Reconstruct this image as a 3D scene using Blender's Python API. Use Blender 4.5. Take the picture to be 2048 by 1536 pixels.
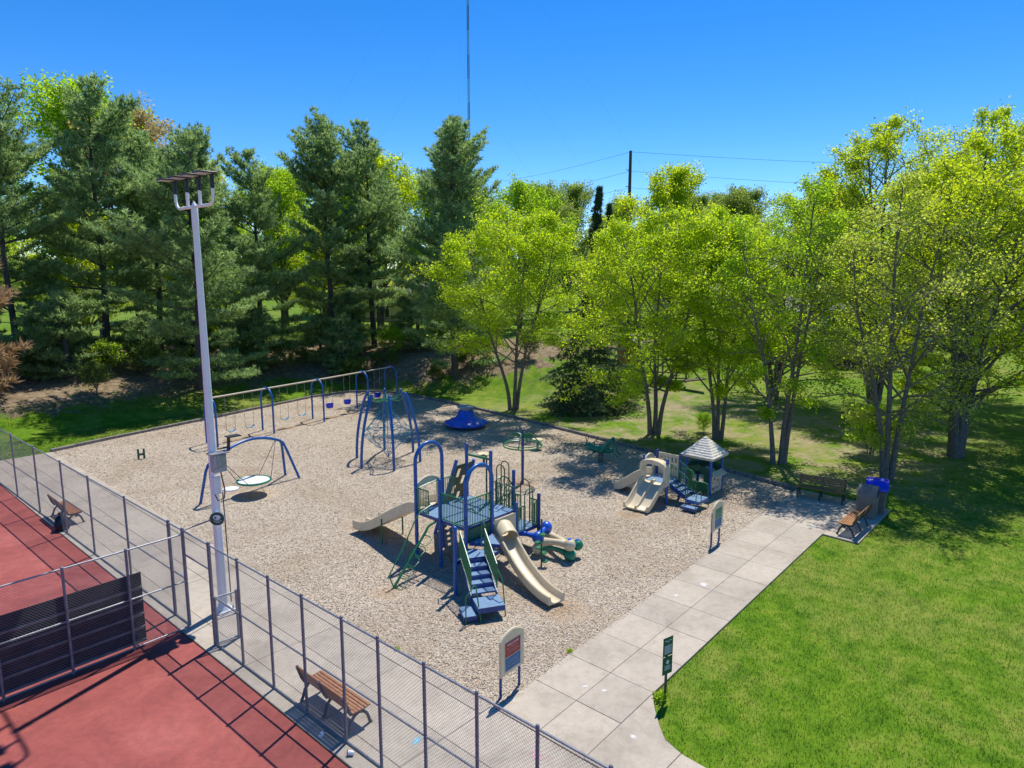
import bpy, math, random
import numpy as np
from mathutils import Vector, Matrix

# ------------------------------------------------------------------ clear
for o in list(bpy.data.objects):
    bpy.data.objects.remove(o)
scene = bpy.context.scene
COL = scene.collection
R = math.radians
rng = random.Random(7)

# ------------------------------------------------------------------ camera
# world: X runs along the concrete path, Y along the court fence, metres
cam_d = bpy.data.cameras.new('camera')
cam = bpy.data.objects.new('camera', cam_d)
COL.objects.link(cam)
cam_d.sensor_width = 36
cam_d.lens = 36 * 1384 / 2048
cam_d.clip_end = 6000
cam.location = (0, 0, 9.5)
cam.rotation_euler = (R(90 - 9.4), 0, R(42.1 - 90))
scene.camera = cam

# ------------------------------------------------------------------ sky, sun, exposure
SUN_EL, SUN_AZ = R(63.0), R(19.0)          # azimuth counted from +X towards +Y
world = bpy.data.worlds.new('World')
scene.world = world
world.use_nodes = True
wn = world.node_tree.nodes; wl = world.node_tree.links
wn.clear()
sky = wn.new('ShaderNodeTexSky')
sky.sky_type = 'NISHITA'
sky.sun_disc = False
sky.sun_elevation = SUN_EL
sky.sun_rotation = R(90) - SUN_AZ
sky.altitude = 300
sky.air_density = 0.7
sky.dust_density = 0.0
sky.ozone_density = 4.0
hsv = wn.new('ShaderNodeHueSaturation')
hsv.inputs['Saturation'].default_value = 1.33
hsv.inputs['Hue'].default_value = 0.505
bgn = wn.new('ShaderNodeBackground')
bgn.inputs['Strength'].default_value = 0.138
wout = wn.new('ShaderNodeOutputWorld')
wl.new(sky.outputs[0], hsv.inputs['Color'])
wl.new(hsv.outputs[0], bgn.inputs[0])
wl.new(bgn.outputs[0], wout.inputs[0])

sd = bpy.data.lights.new('sun', 'SUN')
sd.energy = 3.8
sd.angle = R(0.53)
sd.color = (1.0, 0.95, 0.87)
sun = bpy.data.objects.new('sun', sd)
COL.objects.link(sun)
sv = Vector((math.cos(SUN_EL) * math.cos(SUN_AZ), math.cos(SUN_EL) * math.sin(SUN_AZ), math.sin(SUN_EL)))
sun.rotation_euler = sv.to_track_quat('Z', 'Y').to_euler()
sun.location = sv * 60

vs = scene.view_settings
vs.view_transform = 'Standard'
vs.look = 'None'
vs.exposure = 0.5
vs.gamma = 1.0
vs.use_curve_mapping = False
scene.render.engine = 'CYCLES'
scene.render.resolution_x, scene.render.resolution_y = 1024, 768
try:
    scene.cycles.max_bounces = 8
    scene.cycles.transparent_max_bounces = 12
except Exception:
    pass

# ================================================================== materials
def new_mat(name):
    m = bpy.data.materials.new(name)
    m.use_nodes = True
    nt = m.node_tree
    b = nt.nodes['Principled BSDF']
    return m, nt, b

def N(nt, typ, **kw):
    n = nt.nodes.new(typ)
    for k, v in kw.items():
        setattr(n, k, v)
    return n

def ramp(nt, stops, fac=None):
    r = N(nt, 'ShaderNodeValToRGB')
    els = r.color_ramp.elements
    while len(els) > 1:
        els.remove(els[-1])
    els[0].position = stops[0][0]; els[0].color = (*stops[0][1], 1)
    for p, c in stops[1:]:
        e = els.new(p); e.color = (*c, 1)
    if fac is not None:
        nt.links.new(fac, r.inputs[0])
    return r

def pos_noise(nt, scale, detail=3, rough=.55, coord='pos', dist=0.0):
    n = N(nt, 'ShaderNodeTexNoise')
    n.inputs['Scale'].default_value = scale
    n.inputs['Detail'].default_value = detail
    n.inputs['Roughness'].default_value = rough
    n.inputs['Distortion'].default_value = dist
    if coord == 'pos':
        g = N(nt, 'ShaderNodeNewGeometry')
        nt.links.new(g.outputs['Position'], n.inputs['Vector'])
    else:
        g = N(nt, 'ShaderNodeTexCoord')
        nt.links.new(g.outputs['Object'], n.inputs['Vector'])
    return n

def bump(nt, b, h, strength=.3, dist=.02):
    bp = N(nt, 'ShaderNodeBump')
    bp.inputs['Strength'].default_value = strength
    bp.inputs['Distance'].default_value = dist
    nt.links.new(h, bp.inputs['Height'])
    nt.links.new(bp.outputs[0], b.inputs['Normal'])

def mixc(nt, fac, a, b, mode='MIX'):
    m = N(nt, 'ShaderNodeMix', data_type='RGBA', blend_type=mode)
    for s, v in ((m.inputs[0], fac), (m.inputs[6], a), (m.inputs[7], b)):
        if hasattr(v, 'is_linked') or hasattr(v, 'links'):
            nt.links.new(v, s)
        elif isinstance(v, (int, float)):
            s.default_value = v
        else:
            s.default_value = (*v, 1)
    return m.outputs[2]

def paint(name, col, rough=.4, var=.18, metal=0.0, scale=6.0, spec=.5):
    """painted or moulded surface with slight fading and scuffs"""
    m, nt, b = new_mat(name)
    n = pos_noise(nt, scale, 4)
    c0 = tuple(v * (1 - var) for v in col); c1 = tuple(min(1, v * (1 + var * .7) + .006) for v in col)
    r = ramp(nt, [(.3, c0), (.7, c1)], n.outputs['Fac'])
    nt.links.new(r.outputs[0], b.inputs['Base Color'])
    b.inputs['Metallic'].default_value = metal
    b.inputs['Specular IOR Level'].default_value = spec
    n2 = pos_noise(nt, scale * 5, 3)
    mr = N(nt, 'ShaderNodeMapRange')
    mr.inputs[3].default_value = max(0, rough - .1); mr.inputs[4].default_value = min(1, rough + .14)
    nt.links.new(n2.outputs['Fac'], mr.inputs[0])
    nt.links.new(mr.outputs[0], b.inputs['Roughness'])
    return m

M = {}
M['blue'] = paint('blue_steel', (.005, .10, .36), .3)
M['blue_dark'] = paint('navy_steel', (.012, .05, .22), .4)
M['green'] = paint('green_steel', (.016, .17, .06), .34)
M['green_dark'] = paint('dark_green_panel', (.010, .085, .045), .45)
M['olive'] = paint('olive_green_panel', (.05, .085, .035), .5)
M['beige'] = paint('beige_plastic', (.67, .56, .365), .42, .10)
M['blue_plastic'] = paint('blue_plastic', (.012, .10, .56), .3)
M['royal'] = paint('royal_blue_plastic', (.012, .04, .62), .3)
M['green_plastic'] = paint('green_plastic', (.008, .20, .11), .33)
M['deck'] = paint('coated_deck', (.19, .30, .44), .3, .2, scale=14)
M['galv'] = paint('galvanised_steel', (.30, .31, .33), .45, .25, .55, scale=10)
M['galv_dark'] = paint('weathered_galvanised_post', (.20, .20, .24), .5, .3, .35, scale=9)
M['wire'] = paint('galvanised_wire', (.26, .28, .30), .5, .2, .3)
M['chain'] = paint('chain_steel', (.34, .33, .28), .5, .2, .5)
M['white_pole'] = paint('white_powder_coat', (.86, .87, .88), .38, .05)
M['black_metal'] = paint('black_metal', (.022, .022, .025), .45)
M['cast'] = paint('cast_iron', (.05, .052, .055), .5)
M['led'] = paint('lens_panel', (.62, .60, .60), .3, .1)
M['grey_box'] = paint('grey_enclosure', (.38, .39, .39), .5)
M['white'] = paint('white_plastic', (.78, .79, .78), .4, .05)
M['teal_rope'] = paint('teal_rope', (.03, .19, .30), .7)
M['cyan'] = paint('faded_blue_seat', (.10, .33, .52), .5)
M['tan_beam'] = paint('tan_painted_beam', (.55, .45, .35), .45, .12)
M['red_sign'] = paint('red_sign_face', (.36, .022, .016), .55)
M['blue_sign'] = paint('blue_sign_face', (.03, .13, .28), .55)
M['green_sign'] = paint('green_sign_face', (.012, .085, .05), .45)
M['panel_green'] = paint('green_sign_panel', (.04, .21, .10), .5)
M['print'] = paint('white_print', (.72, .72, .70), .5, .05)
M['pale_green'] = paint('pale_green_trim', (.20, .45, .30), .5)
M['board'] = paint('dark_practice_board', (.038, .020, .022), .75, .4, scale=2.5)
M['batten'] = paint('weathered_batten', (.17, .15, .15), .75, .35, scale=5)
M['bag'] = paint('black_plastic_bag', (.008, .008, .01), .28)
M['bin'] = paint('brown_grey_bin', (.20, .165, .14), .6, .25, scale=3)
M['house_wall'] = paint('blue_grey_siding', (.24, .31, .37), .7, .1)
M['house_tan'] = paint('tan_siding', (.50, .45, .38), .7, .1)
M['trim'] = paint('white_trim', (.72, .72, .70), .5, .06)
M['roof'] = paint('grey_shingles', (.20, .19, .18), .85, .3, scale=4)
M['glass'] = paint('window_glass', (.03, .04, .05), .08, .1)
M['deckwood'] = paint('dark_brown_deck_wood', (.075, .05, .036), .7, .3)
M['cedar'] = paint('cedar_wood', (.33, .13, .045), .65, .3)
M['wood_dark'] = paint('dark_stained_wood', (.07, .045, .03), .7, .3)
M['car_red'] = paint('red_car_paint', (.55, .02, .03), .2)
M['tyre'] = paint('rubber', (.02, .02, .02), .7)
M['mast_dark'] = paint('faded_orange_mast_band', (.07, .045, .06), .6)
M['mast_light'] = paint('white_mast_band', (.20, .28, .33), .6)
M['utility'] = paint('weathering_steel_pole', (.085, .055, .045), .7)
M['cable'] = paint('aluminium_cable', (.10, .11, .13), .5)
M['chalk_w'] = paint('white_chalk', (.75, .75, .75), .9)

def wood_mat():
    m, nt, b = new_mat('bench_slat_wood')
    n = pos_noise(nt, 3.0, 5, .6)
    n.inputs['Scale'].default_value = 12
    r = ramp(nt, [(.25, (.22, .085, .03)), (.55, (.36, .155, .055)), (.8, (.46, .23, .10))], n.outputs['Fac'])
    nt.links.new(r.outputs[0], b.inputs['Base Color'])
    b.inputs['Roughness'].default_value = .55
    return m
M['slat'] = wood_mat()

def concrete_mat(name, base, dark):
    m, nt, b = new_mat(name)
    n1 = pos_noise(nt, .55, 6, .62, dist=.4)
    n2 = pos_noise(nt, 38, 3)
    n3 = pos_noise(nt, 4.5, 5, .7)
    r = ramp(nt, [(.32, dark), (.5, base), (.74, tuple(v * 1.13 for v in base))], n1.outputs['Fac'])
    c = mixc(nt, .10, r.outputs[0], n2.outputs['Color'], 'OVERLAY')
    r3 = ramp(nt, [(.3, (.86, .85, .83)), (.55, (1, 1, 1))], n3.outputs['Fac'])
    c = mixc(nt, 1.0, c, r3.outputs[0], 'MULTIPLY')
    n6 = pos_noise(nt, 1.7, 7, .75, dist=1.5)
    r6 = ramp(nt, [(.475, (1, 1, 1)), (.50, (.88, .86, .84)), (.525, (1, 1, 1))], n6.outputs['Fac'])
    c = mixc(nt, .8, c, mixc(nt, 1.0, c, r6.outputs[0], 'MULTIPLY'))
    oi = N(nt, 'ShaderNodeObjectInfo')
    ro = ramp(nt, [(0, (.90, .90, .89)), (1, (1.04, 1.03, 1.01))], oi.outputs['Random'])
    c = mixc(nt, 1.0, c, ro.outputs[0], 'MULTIPLY')
    nt.links.new(c, b.inputs['Base Color'])
    b.inputs['Roughness'].default_value = .85
    bump(nt, b, n2.outputs['Fac'], .12, .004)
    return m
M['concrete'] = concrete_mat('concrete', (.465, .405, .325), (.36, .31, .245))
M['kerb'] = concrete_mat('kerb_concrete', (.40, .36, .31), (.30, .27, .23))
M['joint'] = paint('dark_joint_filler', (.20, .175, .145), .95)

def edging_mat():
    m, nt, b = new_mat('grey_edging_timber')
    n = pos_noise(nt, 5, 5)
    r = ramp(nt, [(.3, (.13, .11, .095)), (.7, (.30, .265, .23))], n.outputs['Fac'])
    nt.links.new(r.outputs[0], b.inputs['Base Color'])
    b.inputs['Roughness'].default_value = .9
    return m
M['edging'] = edging_mat()

def court_mat():
    m, nt, b = new_mat('red_court_acrylic')
    n1 = pos_noise(nt, .35, 6, .6, dist=1.2)
    n2 = pos_noise(nt, 60, 2)
    n3 = pos_noise(nt, 1.6, 5, .7, dist=2.0)
    r = ramp(nt, [(.3, (.25, .050, .041)), (.52, (.335, .075, .060)), (.72, (.405, .110, .090))], n1.outputs['Fac'])
    r3 = ramp(nt, [(.38, (.86, .86, .87)), (.6, (1.05, 1.05, 1.05))], n3.outputs['Fac'])
    c = mixc(nt, 1.0, r.outputs[0], r3.outputs[0], 'MULTIPLY')
    n5 = pos_noise(nt, .8, 6, .7, dist=3.0)
    r5 = ramp(nt, [(.46, (1, 1, 1)), (.50, (.90, .88, .88)), (.54, (1, 1, 1))], n5.outputs['Fac'])
    c = mixc(nt, 1.0, c, r5.outputs[0], 'MULTIPLY')
    nt.links.new(c, b.inputs['Base Color'])
    b.inputs['Roughness'].default_value = .8
    bump(nt, b, n2.outputs['Fac'], .15, .003)
    return m
M['court'] = court_mat()

WORN = [(17.55, 37.1, .9), (18.75, 37.3, .9), (21.2, 37.7, .9), (22.5, 37.9, .9), (24.75, 38.3, .8), (26.3, 38.6, .8), (13.7, 27.2, 1.1), (28.75, 29.75, 1.7), (14.45, 11.2, .9), (14.6, 20.9, .9), (22.5, 14.0, .8), (12.6, 12.5, .7), (22.54, 19.73, 1.0), (11.8, 15.7, .6)]
def chips_ground_mat():
    m, nt, b = new_mat('wood_chip_ground')
    v = N(nt, 'ShaderNodeTexVoronoi')
    v.inputs['Scale'].default_value = 42
    g = N(nt, 'ShaderNodeNewGeometry')
    nt.links.new(g.outputs['Position'], v.inputs['Vector'])
    sep = N(nt, 'ShaderNodeSeparateColor')
    nt.links.new(v.outputs['Color'], sep.inputs[0])
    r = ramp(nt, [(0, (.25, .195, .138)), (.35, (.40, .325, .235)), (.7, (.52, .435, .325)), (1, (.62, .54, .425))], sep.outputs[0])
    n = pos_noise(nt, .28, 5, .6, dist=.6)
    r2 = ramp(nt, [(.30, (.78, .70, .60)), (.52, (1, 1, 1)), (.75, (1.08, 1.06, 1.04))], n.outputs['Fac'])
    c = mixc(nt, 1.0, r.outputs[0], r2.outputs[0], 'MULTIPLY')
    prev = None
    nw_ = pos_noise(nt, 1.3, 4, .65)
    for (wx, wy, wr) in WORN:
        dd_ = N(nt, 'ShaderNodeVectorMath', operation='DISTANCE')
        nt.links.new(g.outputs['Position'], dd_.inputs[0]); dd_.inputs[1].default_value = (wx, wy, 0)
        mr_ = N(nt, 'ShaderNodeMapRange'); mr_.inputs[1].default_value = wr * .3; mr_.inputs[2].default_value = wr * 1.25
        mr_.inputs[3].default_value = 1; mr_.inputs[4].default_value = 0
        nt.links.new(dd_.outputs['Value'], mr_.inputs[0])
        if prev is None: prev = mr_.outputs[0]
        else:
            mx_ = N(nt, 'ShaderNodeMath', operation='MAXIMUM')
            nt.links.new(prev, mx_.inputs[0]); nt.links.new(mr_.outputs[0], mx_.inputs[1]); prev = mx_.outputs[0]
    ml_ = N(nt, 'ShaderNodeMath', operation='MULTIPLY')
    nt.links.new(prev, ml_.inputs[0]); nt.links.new(nw_.outputs['Fac'], ml_.inputs[1])
    rw0 = ramp(nt, [(.12, (0, 0, 0)), (.55, (.85, .85, .85))], ml_.outputs[0])
    worn = mixc(nt, 1.0, c, (.74, .62, .48), 'MULTIPLY')
    c = mixc(nt, rw0.outputs[0], c, worn)
    nt.links.new(c, b.inputs['Base Color'])
    b.inputs['Roughness'].default_value = .95
    n3 = pos_noise(nt, 30, 4, .7)
    bump(nt, b, n3.outputs['Fac'], .55, .02)
    return m
M['chips'] = chips_ground_mat()

def rnd_mat(name, stops, rough=.8, translucent=None, tmix=.5, macro=None):
    """colour picked per face from the attribute rnd; optional light shining through"""
    m, nt, b = new_mat(name)
    a = N(nt, 'ShaderNodeAttribute'); a.attribute_name = 'rnd'
    r = ramp(nt, stops, a.outputs['Fac'])
    c = r.outputs[0]
    if macro:
        n = pos_noise(nt, macro[0], 4)
        r2 = ramp(nt, [(.32, macro[1]), (.68, macro[2])], n.outputs['Fac'])
        c = mixc(nt, 1.0, c, r2.outputs[0], 'MULTIPLY')
    nt.links.new(c, b.inputs['Base Color'])
    b.inputs['Roughness'].default_value = rough
    b.inputs['Specular IOR Level'].default_value = .3
    if translucent:
        t = N(nt, 'ShaderNodeBsdfTranslucent')
        tc = mixc(nt, 1.0, c, translucent, 'MULTIPLY')
        nt.links.new(tc, t.inputs['Color'])
        mx = N(nt, 'ShaderNodeMixShader'); mx.inputs[0].default_value = tmix
        nt.links.new(b.outputs[0], mx.inputs[1]); nt.links.new(t.outputs[0], mx.inputs[2])
        nt.links.new(mx.outputs[0], nt.nodes['Material Output'].inputs['Surface'])
    return m
M['chip_bits'] = rnd_mat('loose_wood_chips', [(0, (.17, .125, .085)), (.2, (.37, .295, .21)), (.6, (.49, .41, .31)), (.88, (.60, .525, .42)), (1, (.69, .635, .555))], .9)
M['leaf_birch'] = rnd_mat('birch_leaf', [(0, (.20, .30, .012)), (.5, (.36, .48, .016)), (1, (.52, .60, .03))], .5, (1.75, 1.75, 1.1), .6)
M['leaf_birch_pale'] = rnd_mat('pale_birch_leaf', [(0, (.22, .28, .035)), (.5, (.37, .44, .06)), (1, (.52, .55, .13))], .5, (1.7, 1.7, 1.2), .6)
M['leaf_maple'] = rnd_mat('maple_leaf', [(0, (.20, .28, .010)), (.5, (.36, .45, .016)), (1, (.54, .56, .03))], .45, (1.85, 1.85, 1.1), .62)
M['leaf_green'] = rnd_mat('green_leaf', [(0, (.15, .26, .012)), (.5, (.28, .42, .02)), (1, (.44, .53, .03))], .5, (1.75, 1.8, 1.1), .6)
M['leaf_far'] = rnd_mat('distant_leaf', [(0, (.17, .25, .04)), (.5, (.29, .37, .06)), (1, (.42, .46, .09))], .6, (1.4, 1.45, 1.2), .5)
M['leaf_tan'] = rnd_mat('tan_bud', [(0, (.36, .28, .10)), (.5, (.50, .42, .17)), (1, (.58, .52, .28))], .6, (1.3, 1.2, 1.0), .5)
M['needle'] = rnd_mat('pine_needle', [(0, (.13, .20, .08)), (.5, (.27, .38, .16)), (1, (.46, .56, .26))], .5, (1.55, 1.6, 1.2), .5)
M['needle_blue'] = rnd_mat('blue_green_pine_needle', [(0, (.13, .20, .075)), (.5, (.26, .37, .15)), (1, (.45, .56, .23))], .5, (1.55, 1.6, 1.3), .5)
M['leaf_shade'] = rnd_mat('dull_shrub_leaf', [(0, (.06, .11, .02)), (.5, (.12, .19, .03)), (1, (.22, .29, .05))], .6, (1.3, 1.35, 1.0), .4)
M['needle_dark'] = rnd_mat('spruce_needle', [(0, (.05, .09, .04)), (.5, (.10, .165, .07)), (1, (.20, .28, .11))], .55, (1.2, 1.3, 1.1), .3)
M['needle_brown'] = rnd_mat('dead_needle', [(0, (.26, .16, .075)), (.5, (.48, .34, .19)), (1, (.62, .50, .33))], .7, (1.2, 1.1, 1.0), .4)
M['grass_blade'] = None

def bark(name, c0, c1):
    m, nt, b = new_mat(name)
    n = pos_noise(nt, 9, 5, .7)
    r = ramp(nt, [(.3, c0), (.7, c1)], n.outputs['Fac'])
    nt.links.new(r.outputs[0], b.inputs['Base Color'])
    b.inputs['Roughness'].default_value = .9
    bump(nt, b, n.outputs['Fac'], .7, .03)
    return m
M['bark'] = bark('river_birch_bark', (.10, .075, .055), (.26, .21, .165))
M['bark_pine'] = bark('pine_bark', (.05, .042, .038), (.13, .11, .10))
M['bark_grey'] = bark('grey_bark', (.07, .06, .05), (.19, .165, .14))

def lawn_nodes(nt):
    n1 = pos_noise(nt, .16, 5, .6, dist=.5)
    n2 = pos_noise(nt, 1.4, 5, .65)
    n3 = pos_noise(nt, 14, 4, .7)
    g = ramp(nt, [(.30, (.060, .140, .007)), (.5, (.110, .210, .011)), (.70, (.185, .265, .022))], n2.outputs['Fac'])
    dry = ramp(nt, [(.3, (.22, .21, .045)), (.7, (.36, .31, .11))], n3.outputs['Fac'])
    f = N(nt, 'ShaderNodeMath', operation='ADD')
    s1 = N(nt, 'ShaderNodeMath', operation='MULTIPLY_ADD'); s1.inputs[1].default_value = .75; s1.inputs[2].default_value = 0
    nt.links.new(n1.outputs['Fac'], s1.inputs[0])
    s2 = N(nt, 'ShaderNodeMath', operation='MULTIPLY'); s2.inputs[1].default_value = .35
    nt.links.new(n2.outputs['Fac'], s2.inputs[0])
    nt.links.new(s1.outputs[0], f.inputs[0]); nt.links.new(s2.outputs[0], f.inputs[1])
    fr = ramp(nt, [(.51, (0, 0, 0)), (.70, (.55, .55, .55))], f.outputs[0])
    c = mixc(nt, fr.outputs[0], g.outputs[0], dry.outputs[0])
    return c, n3

def ground_mat():
    m, nt, b = new_mat('lawn_and_needle_litter')
    c, n3 = lawn_nodes(nt)
    a = N(nt, 'ShaderNodeAttribute'); a.attribute_name = 'bed'
    nb = pos_noise(nt, .9, 5, .65)
    ad = N(nt, 'ShaderNodeMath', operation='MULTIPLY_ADD')
    ad.inputs[1].default_value = 2.0; ad.inputs[2].default_value = -1.15
    nt.links.new(nb.outputs['Fac'], ad.inputs[0])
    sm = N(nt, 'ShaderNodeMath', operation='ADD')
    nt.links.new(a.outputs['Fac'], sm.inputs[0]); nt.links.new(ad.outputs[0], sm.inputs[1])
    fr = ramp(nt, [(.42, (0, 0, 0)), (.58, (1, 1, 1))], sm.outputs[0])
    nl = pos_noise(nt, 3.0, 6, .7)
    lit = ramp(nt, [(.3, (.10, .07, .04)), (.5, (.22, .165, .10)), (.72, (.40, .32, .21))], nl.outputs['Fac'])
    a2 = N(nt, 'ShaderNodeAttribute'); a2.attribute_name = 'thin'
    nq = pos_noise(nt, .55, 5, .65, dist=.8)
    rq = ramp(nt, [(.40, (0, 0, 0)), (.60, (.9, .9, .9))], nq.outputs['Fac'])
    mm = N(nt, 'ShaderNodeMath', operation='MULTIPLY')
    nt.links.new(a2.outputs['Fac'], mm.inputs[0]); nt.links.new(rq.outputs[0], mm.inputs[1])
    soil = ramp(nt, [(.3, (.22, .17, .095)), (.7, (.42, .35, .22))], nl.outputs['Fac'])
    c = mixc(nt, mm.outputs[0], c, soil.outputs[0])
    c = mixc(nt, fr.outputs[0], c, lit.outputs[0])
    nt.links.new(c, b.inputs['Base Color'])
    b.inputs['Roughness'].default_value = .95
    b.inputs['Specular IOR Level'].default_value = .1
    bump(nt, b, n3.outputs['Fac'], .6, .05)
    return m
M['ground'] = ground_mat()

def blade_mat():
    m, nt, b = new_mat('grass_blade')
    c, n3 = lawn_nodes(nt)
    a = N(nt, 'ShaderNodeAttribute'); a.attribute_name = 'rnd'
    r = ramp(nt, [(0, (.72, .75, .7)), (1, (1.35, 1.3, 1.3))], a.outputs['Fac'])
    c = mixc(nt, 1.0, c, r.outputs[0], 'MULTIPLY')
    nt.links.new(c, b.inputs['Base Color'])
    b.inputs['Roughness'].default_value = .6
    t = N(nt, 'ShaderNodeBsdfTranslucent')
    tc = mixc(nt, 1.0, c, (1.5, 1.5, 1.0), 'MULTIPLY')
    nt.links.new(tc, t.inputs['Color'])
    mx = N(nt, 'ShaderNodeMixShader'); mx.inputs[0].default_value = .4
    nt.links.new(b.outputs[0], mx.inputs[1]); nt.links.new(t.outputs[0], mx.inputs[2])
    nt.links.new(mx.outputs[0], nt.nodes['Material Output'].inputs['Surface'])
    return m
M['grass_blade'] = blade_mat()

def chalk_mat(name, col):
    m, nt, b = new_mat(name)
    b.inputs['Base Color'].default_value = (*col, 1)
    b.inputs['Roughness'].default_value = 1
    n = pos_noise(nt, 9, 5, .7)
    tc = N(nt, 'ShaderNodeTexCoord')
    ln = N(nt, 'ShaderNodeVectorMath', operation='LENGTH')
    nt.links.new(tc.outputs['Object'], ln.inputs[0])
    mr = N(nt, 'ShaderNodeMapRange'); mr.inputs[1].default_value = 0; mr.inputs[2].default_value = .42
    mr.inputs[3].default_value = .30; mr.inputs[4].default_value = -.25
    nt.links.new(ln.outputs['Value'], mr.inputs[0])
    ad = N(nt, 'ShaderNodeMath', operation='ADD')
    nt.links.new(n.outputs['Fac'], ad.inputs[0]); nt.links.new(mr.outputs[0], ad.inputs[1])
    r = ramp(nt, [(.5, (0, 0, 0)), (.75, (.75, .75, .75))], ad.outputs[0])
    nt.links.new(r.outputs[0], b.inputs['Alpha'])
    return m
M['chalk_white'] = chalk_mat('chalk_white', (.85, .85, .84))
M['chalk_blue'] = chalk_mat('chalk_blue', (.25, .62, .80))
M['chalk_pink'] = chalk_mat('chalk_pink', (.85, .45, .55))
M['chalk_violet'] = chalk_mat('chalk_violet', (.50, .45, .85))

# ================================================================== mesh helpers
class MB:
    def __init__(s):
        s.v = []; s.f = []; s.smooth = True
    def add(s, vs, fs):
        k = len(s.v)
        s.v.extend(tuple(p) for p in vs)
        s.f.extend(tuple(i + k for i in f) for f in fs)
        return s
    def box(s, c, d, rz=0.0, mat=None):
        x, y, z = d[0] / 2, d[1] / 2, d[2] / 2
        P = [Vector((a, b, e)) for e in (-z, z) for b in (-y, y) for a in (-x, x)]
        m = mat if mat is not None else Matrix.Rotation(rz, 3, 'Z')
        P = [m @ p + Vector(c) for p in P]
        return s.add(P, [(0, 2, 3, 1), (4, 5, 7, 6), (0, 1, 5, 4), (2, 6, 7, 3), (0, 4, 6, 2), (1, 3, 7, 5)])
    def bbox(s, c, d, bev=.01, rz=0.0, mat=None):
        """box with chamfered vertical and top edges (cheap bevel)"""
        x, y, z = d[0] / 2, d[1] / 2, d[2] / 2
        b = min(bev, x * .9, y * .9, z * .9)
        m = mat if mat is not None else Matrix.Rotation(rz, 3, 'Z')
        rings = []
        for zz, ins in ((-z, b), (-z + b, 0), (z - b, 0), (z, b)):
            X, Y = x - ins, y - ins
            k = b * .6 if ins == 0 else b * .4
            rings.append([(-X + k, -Y, zz), (X - k, -Y, zz), (X, -Y + k, zz), (X, Y - k, zz), (X - k, Y, zz), (-X + k, Y, zz), (-X, Y - k, zz), (-X, -Y + k, zz)])
        P = [m @ Vector(p) + Vector(c) for r in rings for p in r]
        F = [tuple(reversed(range(8))), tuple(range(24, 32))]
        for i in range(3):
            for j in range(8):
                F.append((i * 8 + j, i * 8 + (j + 1) % 8, i * 8 + 8 + (j + 1) % 8, i * 8 + 8 + j))
        return s.add(P, F)
    def tube(s, pts, r, n=8, closed=False, caps=True):
        pts = [Vector(p) for p in pts]
        L = len(pts)
        rad = r if isinstance(r, (list, tuple)) else [r] * L
        P = []; F = []
        prev = None
        for i in range(L):
            a = pts[(i - 1) % L] if (i > 0 or closed) else pts[i]
            b = pts[(i + 1) % L] if (i < L - 1 or closed) else pts[i]
            t = (b - a)
            if t.length < 1e-9: t = Vector((0, 0, 1))
            t.normalize()
            if prev is None:
                u = t.orthogonal().normalized()
            else:
                u = prev - t * prev.dot(t)
                if u.length < 1e-6: u = t.orthogonal()
                u.normalize()
            prev = u
            w = t.cross(u)
            for k in range(n):
                an = 2 * math.pi * k / n
                P.append(pts[i] + (u * math.cos(an) + w * math.sin(an)) * rad[i])
        m = L if closed else L - 1
        for i in range(m):
            for k in range(n):
                i2 = (i + 1) % L
                F.append((i * n + k, i * n + (k + 1) % n, i2 * n + (k + 1) % n, i2 * n + k))
        if not closed and caps:
            F.append(tuple(reversed(range(n))))
            F.append(tuple(range((L - 1) * n, L * n)))
        return s.add(P, F)
    def cyl(s, a, b, r, n=10, r2=None):
        return s.tube([a, b], [r, r if r2 is None else r2], n)
    def sphere(s, c, r, nu=14, nv=9, sc=(1, 1, 1), mat=None):
        P = []; F = []
        m = mat if mat is not None else Matrix.Identity(3)
        for j in range(nv + 1):
            th = math.pi * j / nv
            for i in range(nu):
                ph = 2 * math.pi * i / nu
                P.append(m @ Vector((r * sc[0] * math.sin(th) * math.cos(ph), r * sc[1] * math.sin(th) * math.sin(ph), r * sc[2] * math.cos(th))) + Vector(c))
        for j in range(nv):
            for i in range(nu):
                F.append((j * nu + i, (j + 1) * nu + i, (j + 1) * nu + (i + 1) % nu, j * nu + (i + 1) % nu))
        return s.add(P, F)
    def lathe(s, prof, c=(0, 0, 0), n=24, mod=None):
        P = []; F = []
        for (r, z) in prof:
            for i in range(n):
                a = 2 * math.pi * i / n
                rr = r * (mod(a, z) if mod else 1)
                P.append((c[0] + rr * math.cos(a), c[1] + rr * math.sin(a), c[2] + z))
        for j in range(len(prof) - 1):
            for i in range(n):
                F.append((j * n + i, j * n + (i + 1) % n, (j + 1) * n + (i + 1) % n, (j + 1) * n + i))
        if prof[0][0] > 1e-4: F.append(tuple(reversed(range(n))))
        if prof[-1][0] > 1e-4: F.append(tuple(range((len(prof) - 1) * n, len(prof) * n)))
        return s.add(P, F)
    def prism(s, poly, a, b):
        """poly: 3d points of one face; extruded by vector b-a given as offset a..b"""
        A = Vector(a); B = Vector(b)
        n = len(poly)
        P = [Vector(p) + A for p in poly] + [Vector(p) + B for p in poly]
        F = [tuple(reversed(range(n))), tuple(range(n, 2 * n))]
        for i in range(n):
            F.append((i, (i + 1) % n, n + (i + 1) % n, n + i))
        return s.add(P, F)
    def flat(s, poly, z0, z1):
        return s.prism([(p[0], p[1], 0) for p in poly], (0, 0, z0), (0, 0, z1))
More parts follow.
